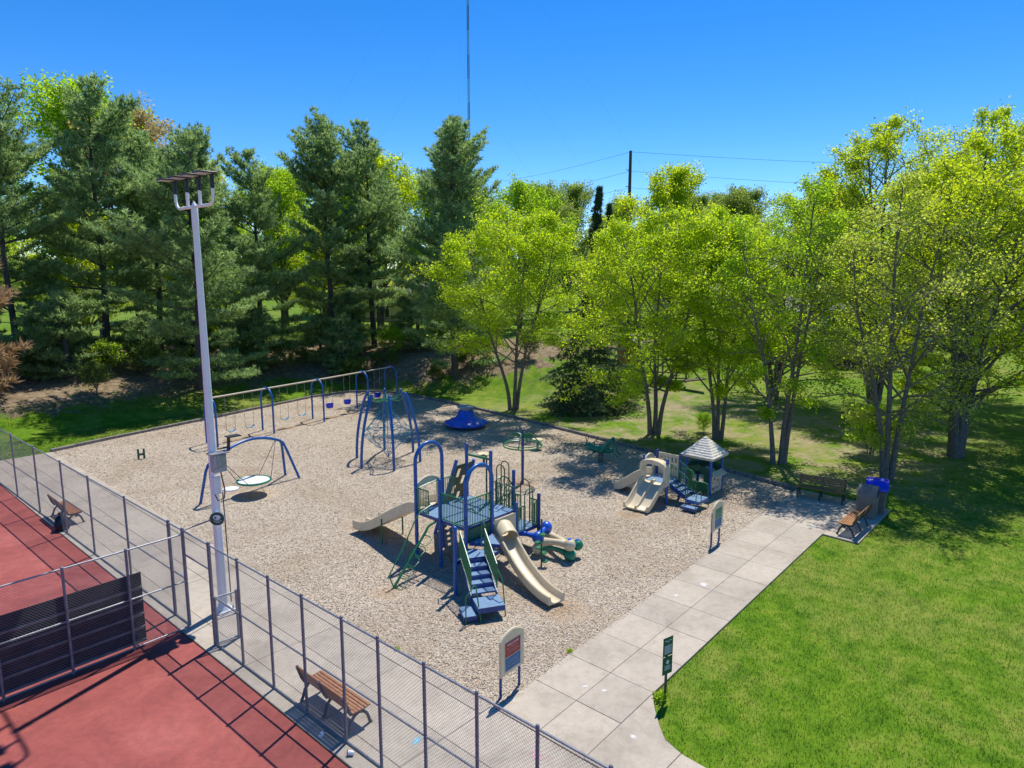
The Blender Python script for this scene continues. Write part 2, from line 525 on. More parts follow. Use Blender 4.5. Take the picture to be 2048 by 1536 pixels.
    def loft(s, secs, closed_prof=True, caps=True):
        n = len(secs[0]); P = [p for sec in secs for p in sec]; F = []
        for i in range(len(secs) - 1):
            for k in range(n if closed_prof else n - 1):
                F.append((i * n + k, i * n + (k + 1) % n, (i + 1) * n + (k + 1) % n, (i + 1) * n + k))
        if caps and closed_prof:
            F.append(tuple(reversed(range(n)))); F.append(tuple(range((len(secs) - 1) * n, len(secs) * n)))
        return s.add(P, F)
    def mesh(s, name, off=(0, 0, 0), smooth=True, angle=38):
        me = bpy.data.meshes.new(name)
        vs = [(p[0] - off[0], p[1] - off[1], p[2] - off[2]) for p in s.v]
        me.from_pydata(vs, [], s.f)
        if smooth:
            me.shade_smooth()
            try: me.set_sharp_from_angle(angle=R(angle))
            except Exception: pass
        me.update()
        return me

def link(name, me, mat, parent=None):
    if mat is not None and not me.materials:
        me.materials.append(mat)
    o = bpy.data.objects.new(name, me)
    COL.objects.link(o)
    if parent is not None: o.parent = parent
    return o

def props(o, label=None, cat=None, group=None, kind=None):
    if label: o['label'] = label
    if cat: o['category'] = cat
    if group: o['group'] = group
    if kind: o['kind'] = kind
    return o

def thing(name, label, cat, loc=(0, 0, 0), rz=0.0, group=None):
    o = bpy.data.objects.new(name, None)
    COL.objects.link(o)
    o.empty_display_size = .2
    o.location = loc; o.rotation_euler = (0, 0, rz)
    return props(o, label, cat, group)

def wpart(name, mb, mat, parent, kind=None, label=None):
    """part given in world coordinates, parent root unrotated"""
    off = Vector(parent.location)
    p = parent
    while p.parent is not None:
        p = p.parent; off = off + Vector(p.location)
    o = link(name, mb.mesh(name, off), mat, parent)
    return props(o, label=label, kind=kind)

def lpart(name, mb, mat, parent, kind=None, label=None):
    """part given in the parent's own coordinates"""
    o = link(name, mb.mesh(name), mat, parent)
    return props(o, label=label, kind=kind)

def struct(name, mb, mat, parent=None):
    o = link(name, mb.mesh(name), mat, parent)
    if parent is None: o['kind'] = 'structure'
    return o

def copy_tree(o, parent=None):
    c = o.copy(); COL.objects.link(c); c.parent = parent
    for ch in list(o.children): copy_tree(ch, c)
    return c

def poly_faces_mesh(name, verts, faces_n, k, rnd, mat, parent=None, smooth=False):
    """verts (n*k,3) numpy, each face k consecutive vertices, rnd per face"""
    me = bpy.data.meshes.new(name)
    n = faces_n
    me.vertices.add(n * k); me.loops.add(n * k); me.polygons.add(n)
    me.vertices.foreach_set('co', verts.astype(np.float32).ravel())
    me.loops.foreach_set('vertex_index', np.arange(n * k, dtype=np.int32))
    me.polygons.foreach_set('loop_start', np.arange(0, n * k, k, dtype=np.int32))
    try: me.polygons.foreach_set('loop_total', np.full(n, k, dtype=np.int32))
    except Exception: pass
    at = me.attributes.new('rnd', 'FLOAT', 'FACE')
    at.data.foreach_set('value', rnd.astype(np.float32))
    me.update(calc_edges=True)
    me.materials.append(mat)
    return me

def smooth01(a, b, x):
    t = min(1, max(0, (x - a) / (b - a))); return t * t * (3 - 2 * t)

# ================================================================== ground
def bank(x, y):
    t = y + 2.2 * max(0, x - 33.6) - 47
    if t <= 0: return 0.0
    w = smooth01(22, 37, y)
    return 2.6 * (1 - math.exp(-t / 5.5)) * w

def ground_z(x, y):
    z = bank(x, y)
    if not (-45 < x < 35 and -40 < y < 46):
        z += .10 * math.sin(x * .13) * math.sin(y * .11 + 1) * smooth01(0, 20, max(x - 35, y - 46, 0))
    return z - .02

def bed_mask(x, y):
    t = y + 1.5 * max(0, x - 31) - 49.0
    b = smooth01(-1.5, 1.5, t)
    b *= smooth01(30, 38, y) * (1 - smooth01(66, 76, y + max(0, x - 28)))
    return b

def axis():
    a = list(np.arange(-50, 110.1, 2.0))
    lo = []; v = -50; st = 4
    while v > -1500: v -= st; st *= 1.35; lo.append(v)
    hi = []; v = 110; st = 4
    while v < 3000: v += st; st *= 1.35; hi.append(v)
    return sorted(lo) + a + hi
ax = axis()
gb = MB()
nx = len(ax)
gb.v = [(x, y, ground_z(x, y)) for y in ax for x in ax]
gb.f = [(j * nx + i, j * nx + i + 1, (j + 1) * nx + i + 1, (j + 1) * nx + i) for j in range(nx - 1) for i in range(nx - 1)]
gme = gb.mesh('ground')
at = gme.attributes.new('bed', 'FLOAT', 'POINT')
at.data.foreach_set('value', np.array([bed_mask(x, y) for y in ax for x in ax], dtype=np.float32))
def thin_mask(x, y):
    return smooth01(29.5, 33, x) * (1 - smooth01(44, 54, x)) * smooth01(3, 9, y) * (1 - smooth01(27, 36, y))
at = gme.attributes.new('thin', 'FLOAT', 'POINT')
at.data.foreach_set('value', np.array([thin_mask(x, y) for y in ax for x in ax], dtype=np.float32))
ground = link('ground', gme, M['ground'])
ground['kind'] = 'structure'

# ---------------------------------------------------------------- court
court = struct('court', MB().flat([(-40, -30), (6.80, -30), (6.72, 46), (-40, 46)], -.05, .012), M['court'])

# ---------------------------------------------------------------- playground surface and edging
PG = [(9.8, 9.36), (29.6, 10.15), (30.5, 14.1), (31.25, 20.0), (31.8, 23.7), (32.7, 30.6), (33.15, 35.9), (33.35, 41.0),
      (32.7, 43.6), (30.9, 45.1), (28.0, 45.35), (21.5, 44.0), (18.7, 43.4), (13.9, 42.55), (9.98, 41.65)]
struct('playground_surface', MB().flat(PG, -.06, .004), M['chips'])

def resample(poly, step):
    out = []
    for a, b in zip(poly[:-1], poly[1:]):
        a = Vector((a[0], a[1])); b = Vector((b[0], b[1]))
        n = max(1, round((b - a).length / step))
        for i in range(n): out.append(a + (b - a) * (i / n))
    out.append(Vector((poly[-1][0], poly[-1][1])))
    return out

edging = struct('playground_edging', MB().box((31.9, 25, -.04), (.05, .05, .02)), M['edging'])
pl = resample([(29.75, 10.3)] + PG[2:], 1.5)
for a, b in zip(pl[:-1], pl[1:]):
    d = b - a; L = d.length - .02; an = math.atan2(d.y, d.x); c = (a + b) / 2
    nrm = Vector((d.y, -d.x)).normalized() * .10
    mb = MB().bbox((0, 0, 0), (L, .19, .24), .015)
    o = link('edging_board', mb.mesh('edging_board'), M['edging'], edging)
    o.location = (c.x + nrm.x, c.y + nrm.y, .045 + rng.uniform(-.012, .012)); o.rotation_euler = (0, 0, an + rng.uniform(-.006, .006))

# ---------------------------------------------------------------- walkway, path: real slabs over a dark joint bed
T = .034
walk = struct('walkway', MB().flat([(6.82, -9), (9.96, -9), (9.96, 41.6), (6.74, 41.6)], -.05, T - .014), M['joint'])
def slab(parent, poly, gap=.005, mat='concrete', name='slab', top=T):
    c = Vector((sum(p[0] for p in poly) / len(poly), sum(p[1] for p in poly) / len(poly)))
    q = []
    for p in poly:
        d = Vector((p[0], p[1])) - c
        q.append((d.x - math.copysign(gap, d.x), d.y - math.copysign(gap, d.y)))
    b = .006
    n = len(q)
    mb = MB()
    qi = [(p[0] - math.copysign(b, p[0]), p[1] - math.copysign(b, p[1])) for p in q]
    P = [(x, y, -.05) for x, y in q] + [(x, y, top - b) for x, y in q] + [(x, y, top) for x, y in qi]
    F = [tuple(range(2 * n, 3 * n))]
    for j in range(2):
        for i in range(n): F.append((j * n + i, j * n + (i + 1) % n, (j + 1) * n + (i + 1) % n, (j + 1) * n + i))
    mb.add(P, F)
    o = link(name, mb.mesh(name, smooth=False), M[mat], parent)
    o.location = (c.x, c.y, rng.uniform(-.0025, .0025))
    return o
y0 = 9.62 - 2.76 * 6
k = 0
while y0 < 41.5:
    y1 = min(41.6, y0 + 2.76)
    xa = lambda y: 6.81 - .0016 * y
    if y1 > 9.3 or True:
        slab(walk, [(xa(y0), y0), (7.42, y0), (7.42, y1), (xa(y1), y1)])
        slab(walk, [(7.42, y0), (8.58, y0), (8.58, y1), (7.42, y1)])
        slab(walk, [(8.58, y0), (9.62 if y0 > 9.5 else 9.96, y0), (9.62 if y0 > 9.5 else 9.96, y1), (8.58, y1)])
    y0 = y1
y0 = 9.62
while y0 < 41.5:
    y1 = min(41.6, y0 + 1.38)
    slab(walk, [(9.62, y0), (9.97, y0), (9.97, y1), (9.62, y1)], name='border_slab', top=T + .012)
    y0 = y1

pl_y = lambda x: 9.50 + (x - 10.1) * .040       # left edge of path
pm_y = lambda x: 8.32 + (x - 10.1) * .030
pr_y = lambda x: 7.14 + (x - 10.1) * .034
path = struct('path', MB().flat([(9.98, pl_y(9.98)), (29.9, 10.26), (29.95, 7.78), (29.75, 6.5), (25.2, 6.42), (25.28, pr_y(25.3)), (9.98, pr_y(9.98))], -.05, T - .014), M['joint'])
xs = [9.98 + 1.405 * i for i in range(15)]
xs = [x for x in xs if x < 29.4] + [29.95]
for a, b in zip(xs[:-1], xs[1:]):
    slab(path, [(a, pm_y(a)), (b, pm_y(b)), (b, pl_y(b)), (a, pl_y(a))])
    slab(path, [(a, pr_y(a)), (b, pr_y(b)), (b, pm_y(b)), (a, pm_y(a))])
slab(path, [(25.25, 6.42), (27.5, 6.46), (27.5, pr_y(27.5)), (25.28, pr_y(25.3))])
slab(path, [(27.5, 6.46), (29.75, 6.5), (29.95, pr_y(29.95)), (27.5, pr_y(27.5))])
branch = struct('branch_path', MB().flat([(9.98, -9), (11.3, -9), (11.32, 5.1), (11.42, 5.83), (11.6, 6.26), (11.9, 6.56), (12.35, 6.95), (12.75, pr_y(12.75)), (9.98, pr_y(9.98))], -.05, T - .014), M['joint'])
slab(branch, [(9.98, 5.78), (11.41, 5.78), (11.55, 6.2), (11.88, 6.56), (12.3, 6.92), (12.72, pr_y(12.7)), (9.98, pr_y(9.98))], .012)
y1 = 5.78
while y1 > -8:
    y0 = y1 - 1.5
    slab(branch, [(9.98, y0), (11.31, y0), (11.40 if y1 > 5 else 11.31, y1), (9.98, y1)])
    y1 = y0

# ================================================================== chain-link fence
FX = lambda y: 7.17 - .0135 * (y - 9)           # fence line
FH = 2.72
def chain_mesh(mb, a, b, z0, z1, pitch=.072, r=.0023):
    a = Vector((a[0], a[1], 0)); b = Vector((b[0], b[1], 0))
    d = b - a; L = d.length; d.normalize(); nn = Vector((d.y, -d.x, 0))
    h = z1 - z0
    k = math.ceil(h / pitch)
    for sgn in (1, -1):
        for i in range(-k, int(L / pitch) + k + 1):
            s0 = i * pitch if sgn > 0 else i * pitch
            s1 = s0 + sgn * h
            za, zb = z0, z1
            lo, hi = 0.0, 1.0
            ds = s1 - s0
            t0, t1 = (0 - s0) / ds, (L - s0) / ds
            lo = max(lo, min(t0, t1)); hi = min(hi, max(t0, t1))
            if hi - lo < .02: continue
            p = a + d * (s0 + ds * lo) + Vector((0, 0, z0 + h * lo)) + nn * (.002 * sgn)
            q = a + d * (s0 + ds * hi) + Vector((0, 0, z0 + h * hi)) + nn * (.002 * sgn)
            mb.tube([p, q], r, 3, caps=False)

def fence_post(parent, x, y, h, r=.032, cap=True, mat='galv_dark'):
    mb = MB().cyl((0, 0, -.05), (0, 0, h), r, 10)
    if cap:
        mb.sphere((0, 0, h + .01), r * 1.12, 10, 5)
    for z in (h * .28, h * .5, h * .72):
        mb.cyl((0, 0, z - .008), (0, 0, z + .008), r * 1.12, 10)
    o = link('post', mb.mesh('post'), M[mat], parent)
    o.location = (x - parent.location.x, y - parent.location.y, -parent.location.z)
    return o

fence = thing('chain_link_fence', 'tall galvanised chain-link fence running along the red court beside the walkway', 'fence', (FX(13), 13, 0))
post_y = [44.2, 41.0, 37.8, 34.3, 31.2, 28.0, 25.2, 22.05, 18.95, 18.08, 16.60, 15.16, 13.76, 12.40, 10.98, 9.84, 8.55, 7.27, 6.0, 4.7, 3.4]
for y in post_y:
    fence_post(fence, FX(y), y, FH + .03, .045 if y in (18.95, 18.08, 16.60) else .032)
for za in (FH, 1.36, .07):
    spans = [(44.2, 3.4)] if za == FH else [(44.2, 18.08), (16.60, 3.4)]
    for (ya, yb) in spans:
        wpart('rail', MB().tube([(FX(y), y, za) for y in np.linspace(ya, yb, 12)], .021, 8), M['galv'], fence)
cm = MB()
chain_mesh(cm, (FX(44.2) - .035, 44.2), (FX(18.1) - .035, 18.1), .06, FH)
chain_mesh(cm, (FX(16.6) - .035, 16.6), (FX(3.4) - .035, 3.4), .06, FH)
chain_mesh(cm, (FX(18.08) - .035, 18.08), (FX(16.6) - .035, 16.6), 2.06, FH)
wpart('chain_link_mesh', cm, M['wire'], fence, kind='stuff')
wpart('rail', MB().tube([(FX(18.08), 18.08, 2.06), (FX(16.6), 16.6, 2.06)], .021, 8), M['galv'], fence)

div = thing('chain_link_fence', 'chain-link divider fence across the court carrying the dark practice board', 'fence', (7.0, 17.95, 0))
dvy = lambda x: 17.95 + (x - 7.0) * .035
px_ = [5.60, 4.22, 2.84, 1.42, 0.0, -1.4, -2.8]
for x in px_:
    fence_post(div, x, dvy(x), FH - .05, .034)
for za in (FH - .06, 1.36, .07):
    wpart('rail', MB().tube([(x, dvy(x), za) for x in np.linspace(6.99, -2.8, 6)], .022, 8), M['galv'], div)
cm = MB(); chain_mesh(cm, (6.98, dvy(6.98) - .03), (-2.8, dvy(-2.8) - .03), .06, FH - .07)
wpart('chain_link_mesh', cm, M['wire'], div, kind='stuff')
wpart('brace_rail', MB().tube([(7.02, 18.05, FH), (7.92, 18.2, FH + .03)], .02, 8), M['galv_dark'], div)

gate = thing('fence_gate', 'narrow open chain-link gate leaf swung out beside the light pole', 'gate', (FX(16.6) + .07, 16.56, 0))
gw = .60; gh = 1.34
wpart('gate_frame', MB().cyl((7.12, 16.56, .05), (7.12, 16.56, gh), .024).cyl((7.66, 16.50, .05), (7.66, 16.50, gh + .02), .05)
      .cyl((7.12, 16.56, gh - .03), (7.66, 16.5, gh - .03), .024).cyl((7.12, 16.56, .08), (7.66, 16.5, .08), .024).cyl((7.12, 16.56, .72), (7.66, 16.5, .72), .02), M['galv'], gate)
cm = MB(); chain_mesh(cm, (7.12, 16.54), (7.66, 16.48), .08, gh - .03)
wpart('chain_link_mesh', cm, M['wire'], gate, kind='stuff')

board = thing('practice_board', 'large dark hitting board with horizontal battens on the divider fence', 'practice board', (2.0, dvy(2) + .09, 0))
bx0, bx1 = -2.6, 5.93
ang = math.atan(.035)
Lb = bx1 - bx0
bz0, bz1 = .10, 1.97
cxb = (bx0 + bx1) / 2
pc = (cxb, dvy(cxb) + .10)
for i in range(6):
    zc = bz0 + (bz1 - bz0) * (i + .5) / 6
    wpart('plank', MB().box((pc[0], pc[1], zc), (Lb, .025, (bz1 - bz0) / 6 - .008), ang), M['board'], board)
for i in range(6):
    zc = bz0 + .06 + (bz1 - bz0 - .1) * i / 5
    if i == 5: continue
    wpart('batten', MB().box((pc[0] + .001, pc[1] - .036, zc), (Lb - .02, .045, .06), ang), M['batten'], board)

# ================================================================== light pole
LP = (8.06, 18.24)
lp = thing('light_pole', 'tall white court light pole beside the gate with four flat floodlights', 'light pole', (LP[0], LP[1], 0))
sec = []
for z, w in ((.06, .105), (2.5, .096), (6.0, .083), (10.55, .062)):
    b = w * .28
    sec.append([Vector((LP[0] + a, LP[1] + c, z)) for a, c in ((w, -w + b), (w, w - b), (w - b, w), (-w + b, w), (-w, w - b), (-w, -w + b), (-w + b, -w), (w - b, -w))])
wpart('pole', MB().loft(sec), M['white_pole'], lp)
wpart('base_plate', MB().bbox((LP[0], LP[1], .05), (.48, .48, .05), .01).lathe([(.22, .07), (.16, .16), (.14, .22)], (LP[0], LP[1], 0), 16), M['white_pole'], lp)
for a, c in ((.19, .19), (-.19, .19), (.19, -.19), (-.19, -.19)):
    wpart('anchor_bolt', MB().cyl((LP[0] + a, LP[1] + c, .07), (LP[0] + a, LP[1] + c, .17), .022, 6), M['galv'], lp)
wpart('pole_cap', MB().lathe([(.078, 10.5), (.084, 10.55), (.084, 11.0), (.075, 11.10), (.045, 11.16), (.001, 11.23)], (LP[0], LP[1], 0), 16), M['white_pole'], lp)
AH = 1.08; az = 11.08
arm = [(LP[0], LP[1] - AH, az + .42), (LP[0], LP[1] - AH, az + .22), (LP[0], LP[1] - AH + .05, az + .08), (LP[0], LP[1] - AH + .18, az), (LP[0], LP[1] + AH - .18, az), (LP[0], LP[1] + AH - .05, az + .08), (LP[0], LP[1] + AH, az + .22), (LP[0], LP[1] + AH, az + .42)]
ca = MB().tube(arm, .038, 10)
for dy in (-.36, .36): ca.cyl((LP[0], LP[1] + dy, az), (LP[0], LP[1] + dy, az + .40), .042)
wpart('crossarm', ca, M['white_pole'], lp)
for dy in (-1.08, -.36, .36, 1.08):
    y = LP[1] + dy
    fl = wpart('floodlight', MB().cyl((LP[0], y, az + .38), (LP[0], y, az + .71), .05).bbox((LP[0] - .16, y + .02, az + .74), (.46, .40, .045), .012)
               .box((LP[0] + .0, y, az + .735), (.2, .14, .06)), M['black_metal'], lp)
    wpart('lens', MB().box((LP[0] - .22, y + .02, az + .712), (.30, .33, .012)), M['led'], fl)
# cabinets, cable and round sign on the pole
cb = wpart('control_box', MB().bbox((LP[0] + .05, LP[1] - .23, 4.35), (.36, .22, .50), .02), M['grey_box'], lp)
wpart('door', MB().bbox((LP[0] + .08, LP[1] - .345, 4.4), (.24, .02, .34), .005), M['galv'], cb)
wpart('hood', MB().box((LP[0] + .05, LP[1] - .22, 4.62), (.5, .3, .025)), M['galv'], cb)
wpart('junction_box', MB().bbox((LP[0] - .02, LP[1] - .16, 3.72), (.2, .12, .5), .015), M['white'], lp)
wpart('antenna_dish', MB().lathe([(.001, 0), (.14, .01), (.20, .05), (.20, .07), (.1, .09), (.001, .1)], (LP[0] + .33, LP[1] - .26, 3.5), 16).cyl((LP[0] + .1, LP[1] - .2, 3.56), (LP[0] + .33, LP[1] - .26, 3.56), .03), M['white'], lp)
wpart('cable', MB().tube([(LP[0] + .06, LP[1] - .30, 4.1), (LP[0] + .12, LP[1] - .34, 3.6), (LP[0] + .10, LP[1] - .32, 3.36), (LP[0] - .06, LP[1] - .29, 3.32), (LP[0] - .12, LP[1] - .26, 3.5)], .018, 6)
      .tube([(LP[0] + .12, LP[1] - .2, 3.5), (LP[0] + .13, LP[1] - .2, 2.6), (LP[0] + .14, LP[1] - .21, .3)], .015, 6), M['cast'], lp)
wpart('camera_panel', MB().box((LP[0] + .56, LP[1] - .1, 4.98), (.36, .24, .03)).cyl((LP[0] + .40, LP[1] - .12, 4.6), (LP[0] + .42, LP[1] - .12, 4.96), .045, 8).cyl((LP[0] + .1, LP[1] - .1, 4.7), (LP[0] + .42, LP[1] - .12, 4.7), .03, 6), M['black_metal'], lp)
dv = Vector((-.62, -.785, 0)).normalized()
dr = Vector((-dv.y, dv.x, 0))
dc = Vector((LP[0] + .04, LP[1] - .02, 2.78)) + dv * .16
def disc(mb, c, r, t, n=28):
    ring = [c + dr * (r * math.cos(2 * math.pi * i / n)) + Vector((0, 0, r * math.sin(2 * math.pi * i / n))) for i in range(n)]
    return mb.prism(ring, (0, 0, 0), tuple(dv * t))
ds = wpart('round_sign', disc(MB(), dc, .20, .02), M['white'], lp)
wpart('sign_face', disc(MB(), dc + dv * .021, .186, .004), M['green_sign'], ds)
ic = MB()
pw = lambda u, w: dc + dv * .0265 - dr * (u * .7) + Vector((0, 0, w * .7))
def flatp(mb, pts, t=.003):
    return mb.prism(pts, (0, 0, 0), tuple(dv * t))
flatp(ic, [pw(*p) for p in ((-.15, .08), (-.06, .15), (.06, .155), (.15, .10), (.13, -.0), (.02, -.05), (-.10, -.03))])
for zz, hw in ((-.10, .17), (-.16, .10)):
    for i in range(int(hw * 2 / .035)):
        u = -hw + i * .035
        flatp(ic, [pw(u, zz), pw(u + .022, zz), pw(u + .022, zz + .032), pw(u, zz + .032)])
wpart('sign_print', ic, M['print'], ds)
wpart('sign_icon', flatp(MB(), [pw(u, w) + dv * .004 for u, w in ((.02, .08), (.10, .09), (.09, .02), (.02, .0))]), M['green_sign'], ds)

# ================================================================== benches
def bench(label, loc, rz, L=1.85):
    """seat looks along local -Y; back on local +Y"""
    t = thing('park_bench', label, 'bench', loc, rz, 'wooden slat park benches')
    for x in (-L / 2 + .06, 0, L / 2 - .06):
        mb = MB()
        mb.tube([(x, -.30, .0), (x, -.27, .05), (x, -.21, .24), (x, -.12, .34), (x, 0, .38)], [.042, .034, .034, .036, .04], 7)
        mb.tube([(x, .30, .0), (x, .27, .05), (x, .20, .24), (x, .10, .34), (x, 0, .38)], [.042, .034, .034, .036, .04], 7)
        mb.tube([(x, -.25, .43), (x, -.1, .405), (x, .1, .395), (x, .2, .42), (x, .27, .55), (x, .33, .74), (x, .37, .86)], .036, 7)
        lpart('leg', mb, M['cast'], t)
    for i in range(6):
        y = -.235 + i * .078
        lpart('seat_slat', MB().bbox((0, y, .448 - .012 * math.sin(i / 5 * math.pi)), (L, .064, .034), .006), M['slat'], t)
    rot = Matrix.Rotation(R(72), 3, 'X')
    for i in range(4):
        lpart('back_slat', MB().bbox((0, .235 + .036 * i, .56 + i * .088), (L, .072, .032), .006, mat=rot), M['slat'], t)
    return t
# local -Y is the front
bench('wooden park bench with its back to the court fence, beside the black bag', (7.42, 29.75, T), R(90))
bench('large wooden park bench in the foreground just behind the court fence', (7.58, 12.02, T), R(90))
bench('dark wooden bench at the far end of the path on the grass edge', (29.25, 9.05, T), R(-90 + 8))
bench('orange-brown wooden bench on the small pad in front of the bins', (26.45, 6.98, T), R(180), 1.75)

# ================================================================== bins, bag, cups
def litter_bin(label, loc, rz, blue=False):
    t = thing('litter_bin', label, 'bin', loc, rz, 'bins at the end of the path')
    secs = []
    for z, w in ((0, .30), (.06, .33), (.80, .36), (.82, .38), (.88, .38)):
        secs.append([Vector((a * w, c * w, z)) for a, c in ((1, -.85), (1, .85), (.85, 1), (-.85, 1), (-1, .85), (-1, -.85), (-.85, -1), (.85, -1))])
    lpart('body', MB().loft(secs), M['bin'], t)
    hood = MB()
    prof = [(-.34, .88)] + [(-.34 + .68 * (i / 10), .92 + .34 * math.sin(math.pi * i / 10) ** .7) for i in range(11)] + [(.34, .88)]
    hood.prism([(p[0], -.33, p[1]) for p in prof], (0, 0, 0), (0, .66, 0))
    lpart('hood', hood, M['bin'], t)
    lpart('opening', MB().box((0, -.335, 1.03), (.36, .012, .2)).box((0, .335, 1.03), (.36, .012, .2)), M['black_metal'], t)
    if blue:
        lid = MB()
        n = 9
        for (w, dz) in ((.40, 0),):
            secs = []
            for j in range(n + 1):
                u = j / n
                x = -.42 + .84 * u
                z = .98 + .33 * math.sin(math.pi * u) ** .6
                secs.append([Vector((x, -.40, z - .05)), Vector((x, -.40, z + .02 + .012 * math.sin(j * 2.1))), Vector((x, -.13, z + .055 + .02 * math.sin(j * 3.7))), Vector((x, .14, z + .04 + .02 * math.cos(j * 2.3))), Vector((x, .40, z + .02)), Vector((x, .40, z - .05))])
            lid.loft(secs)
        lpart('lid', lid, M['royal'], t, label='bright blue lid')
    return t
litter_bin('brown-grey litter bin with arched hood right behind the bench', (28.35, 7.02, T), R(6))
litter_bin('litter bin with bright blue lid standing behind the plain brown one', (29.2, 6.92, T), R(12), True)

bag = thing('garbage_bag', 'crumpled black plastic bag on the court side of the fence by the bench', 'bag', (6.92, 28.6, .03))
mb = MB()
prof = [(.20, 0), (.26, .10), (.24, .26), (.20, .40), (.15, .50), (.07, .56), (.09, .66), (.02, .68)]
mb.lathe(prof, (0, 0, 0), 18, lambda a, z: 1 + .16 * math.sin(a * 5 + z * 9) + .09 * math.sin(a * 9 - z * 17))
lpart('sack', mb, M['bag'], bag)
lpart('knot', MB().cyl((-.02, 0, .57), (.10, .05, .72), .03, 6, .055), M['bag'], bag)

def cup(label, loc, an):
    t = thing('paper_cup', label, 'cup', loc, an)
    s_ = MB()
    for i, (x, r) in enumerate(((0, .035), (.10, .05))): pass
    s_.tube([(0, 0, .05), (.11, 0, .055)], [.04, .052], 12)
    lpart('cup_body', s_, M['white'], t)
    lpart('lid', MB().tube([(.111, 0, .055), (.13, 0, .055)], [.056, .05], 12), M['red_sign'], t)
cup('white cup lying by the fence foot near the foreground bench', (6.86, 11.5, .015), .4)
cup('white cup lying against the fence nearer the bottom edge', (7.02, 10.55, T), 2.2)

# ================================================================== signs
def info_sign(label, loc, top, low, words):
    """panel along local X, face towards local -Y"""
    t = thing('information_sign', label, 'sign', loc, R(2.5), 'playground information signs')
    w = .80; z0 = .56; zs = 1.40; zt = 1.55
    for x in (-.33, .33):
        lpart('post', MB().cyl((x, .03, -.05), (x, .03, 1.2), .032, 10), M['blue_dark'], t)
    arc = [(-w / 2, z0), (w / 2, z0), (w / 2, zs)] + [(w / 2 - w * i / 10, zs + (zt - zs) * math.sin(math.pi * i / 10)) for i in range(1, 10)] + [(-w / 2, zs)]
    pan = MB().prism([(x, -.05, z) for x, z in arc], (0, 0, 0), (0, .055, 0))
    p = lpart('panel', pan, M['beige'], t)
    rim = MB().tube([(x, -.022, z) for x, z in arc], .03, 6, closed=True)
    lpart('rim', rim, M['beige'], t)
    f1 = lpart('upper_notice', MB().box((0, -.055, 1.14), (.52, .008, .34)), M[top], t)
    f2 = lpart('lower_notice', MB().box((0, -.055, .79), (.52, .008, .30)), M[low], t)
    lpart('notice_frame', MB().box((0, -.0525, .965), (.56, .006, .70)), M['grey_box'], t)
    pr = MB()
    r2 = random.Random(words)
    for k, zz in enumerate((1.165, 1.10, 1.05)):
        x = -.20 + .03 * (k % 2)
        while x < .18:
            l = r2.uniform(.015, .06); pr.box((x + l / 2, -.0605, zz), (l, .002, .006)); x += l + .02
    for k, zz in enumerate((.85, .79, .73)):
        x = -.17
        while x < .17:
            l = r2.uniform(.015, .05); pr.box((x + l / 2, -.0605, zz), (l, .002, .005)); x += l + .024
    lpart('print', pr, M['print'], t)
    if words:
        cu = bpy.data.curves.new('lettering', 'FONT'); cu.body = words; cu.size = .085; cu.align_x = 'CENTER'
        cu.extrude = .001
        tmp = bpy.data.objects.new('tmp', cu); COL.objects.link(tmp)
        dg = bpy.context.evaluated_depsgraph_get()
        me = bpy.data.meshes.new_from_object(tmp.evaluated_get(dg))
        bpy.data.objects.remove(tmp)
        o = link('lettering', me, None, t); me.materials.clear(); me.materials.append(M['print'])
        o.location = (0, -.0605, 1.215); o.rotation_euler = (R(90), 0, 0)
    return t
info_sign('beige information sign with red and blue notices at the near path corner', (10.68, 9.68, 0), 'red_sign', 'blue_sign', 'WELCOME')
info_sign('beige information sign with green and blue notices by the small play structure', (21.9, 10.15, 0), 'panel_green', 'blue_sign', '')

gs = thing('regulation_sign', 'narrow dark green two-plate sign on a post at the grass corner', 'sign', (12.82, 6.93, 0), R(-14))
lpart('post', MB().box((0, .03, .62), (.05, .035, 1.3)), M['cast'], gs)
u1 = lpart('upper_plate', MB().box((0, 0, 1.27), (.30, .008, .44)), M['green_sign'], gs)
u2 = lpart('lower_plate', MB().box((0, 0, .82), (.30, .008, .42)), M['green_sign'], gs)
pr = MB()
for i in range(11): pr.box((0, -.006, 1.30 - i * .019), (.22, .003, .009))
pr.box((-.07, -.006, 1.415), (.07, .003, .018)).box((.07, -.006, 1.415), (.07, .003, .018)).box((0, -.006, 1.39), (.03, .003, .03))
lpart('print', pr, M['print'], gs)
pr = MB().prism([(.045 * math.cos(a) - .0, -.005, .90 + .05 * math.sin(a)) for a in np.linspace(0, 6.28, 13)[:-1]], (0, 0, 0), (0, -.003, 0))
for i in range(4): pr.box((0, -.006, .81 - i * .03), (.18, .003, .012))
lpart('print', pr, M['print'], gs)

# ================================================================== swing set
sw = thing('swing_set', 'long blue arch-frame swing set with tan top beam along the back edge', 'swing set', (23.6, 38.2, 0))
sx = [16.34, 20.0, 23.77, 27.70, 30.66]
syc = [36.89, 37.52, 38.12, 38.82, 39.45]
SH = 2.66
for x, yc in zip(sx, syc):
    hw = .66
    pts = [(x, yc - hw, -.05), (x, yc - hw, SH - .60)]
    for i in range(1, 12):
        a = math.pi * i / 12
        pts.append((x, yc - hw * math.cos(a), SH - .60 + .60 * math.sin(a)))
    pts += [(x, yc + hw, SH - .60), (x, yc + hw, -.05)]
    wpart('arch_frame', MB().tube(pts, .055, 10), M['blue'], sw)
wpart('beam', MB().tube([(x, y, SH - .05) for x, y in zip(sx, syc)], .048, 10), M['tan_beam'], sw)
def swing_pos(x):
    for i in range(4):
        if sx[i] <= x <= sx[i + 1]:
            u = (x - sx[i]) / (sx[i + 1] - sx[i]); return syc[i] + u * (syc[i + 1] - syc[i])
    return syc[0]
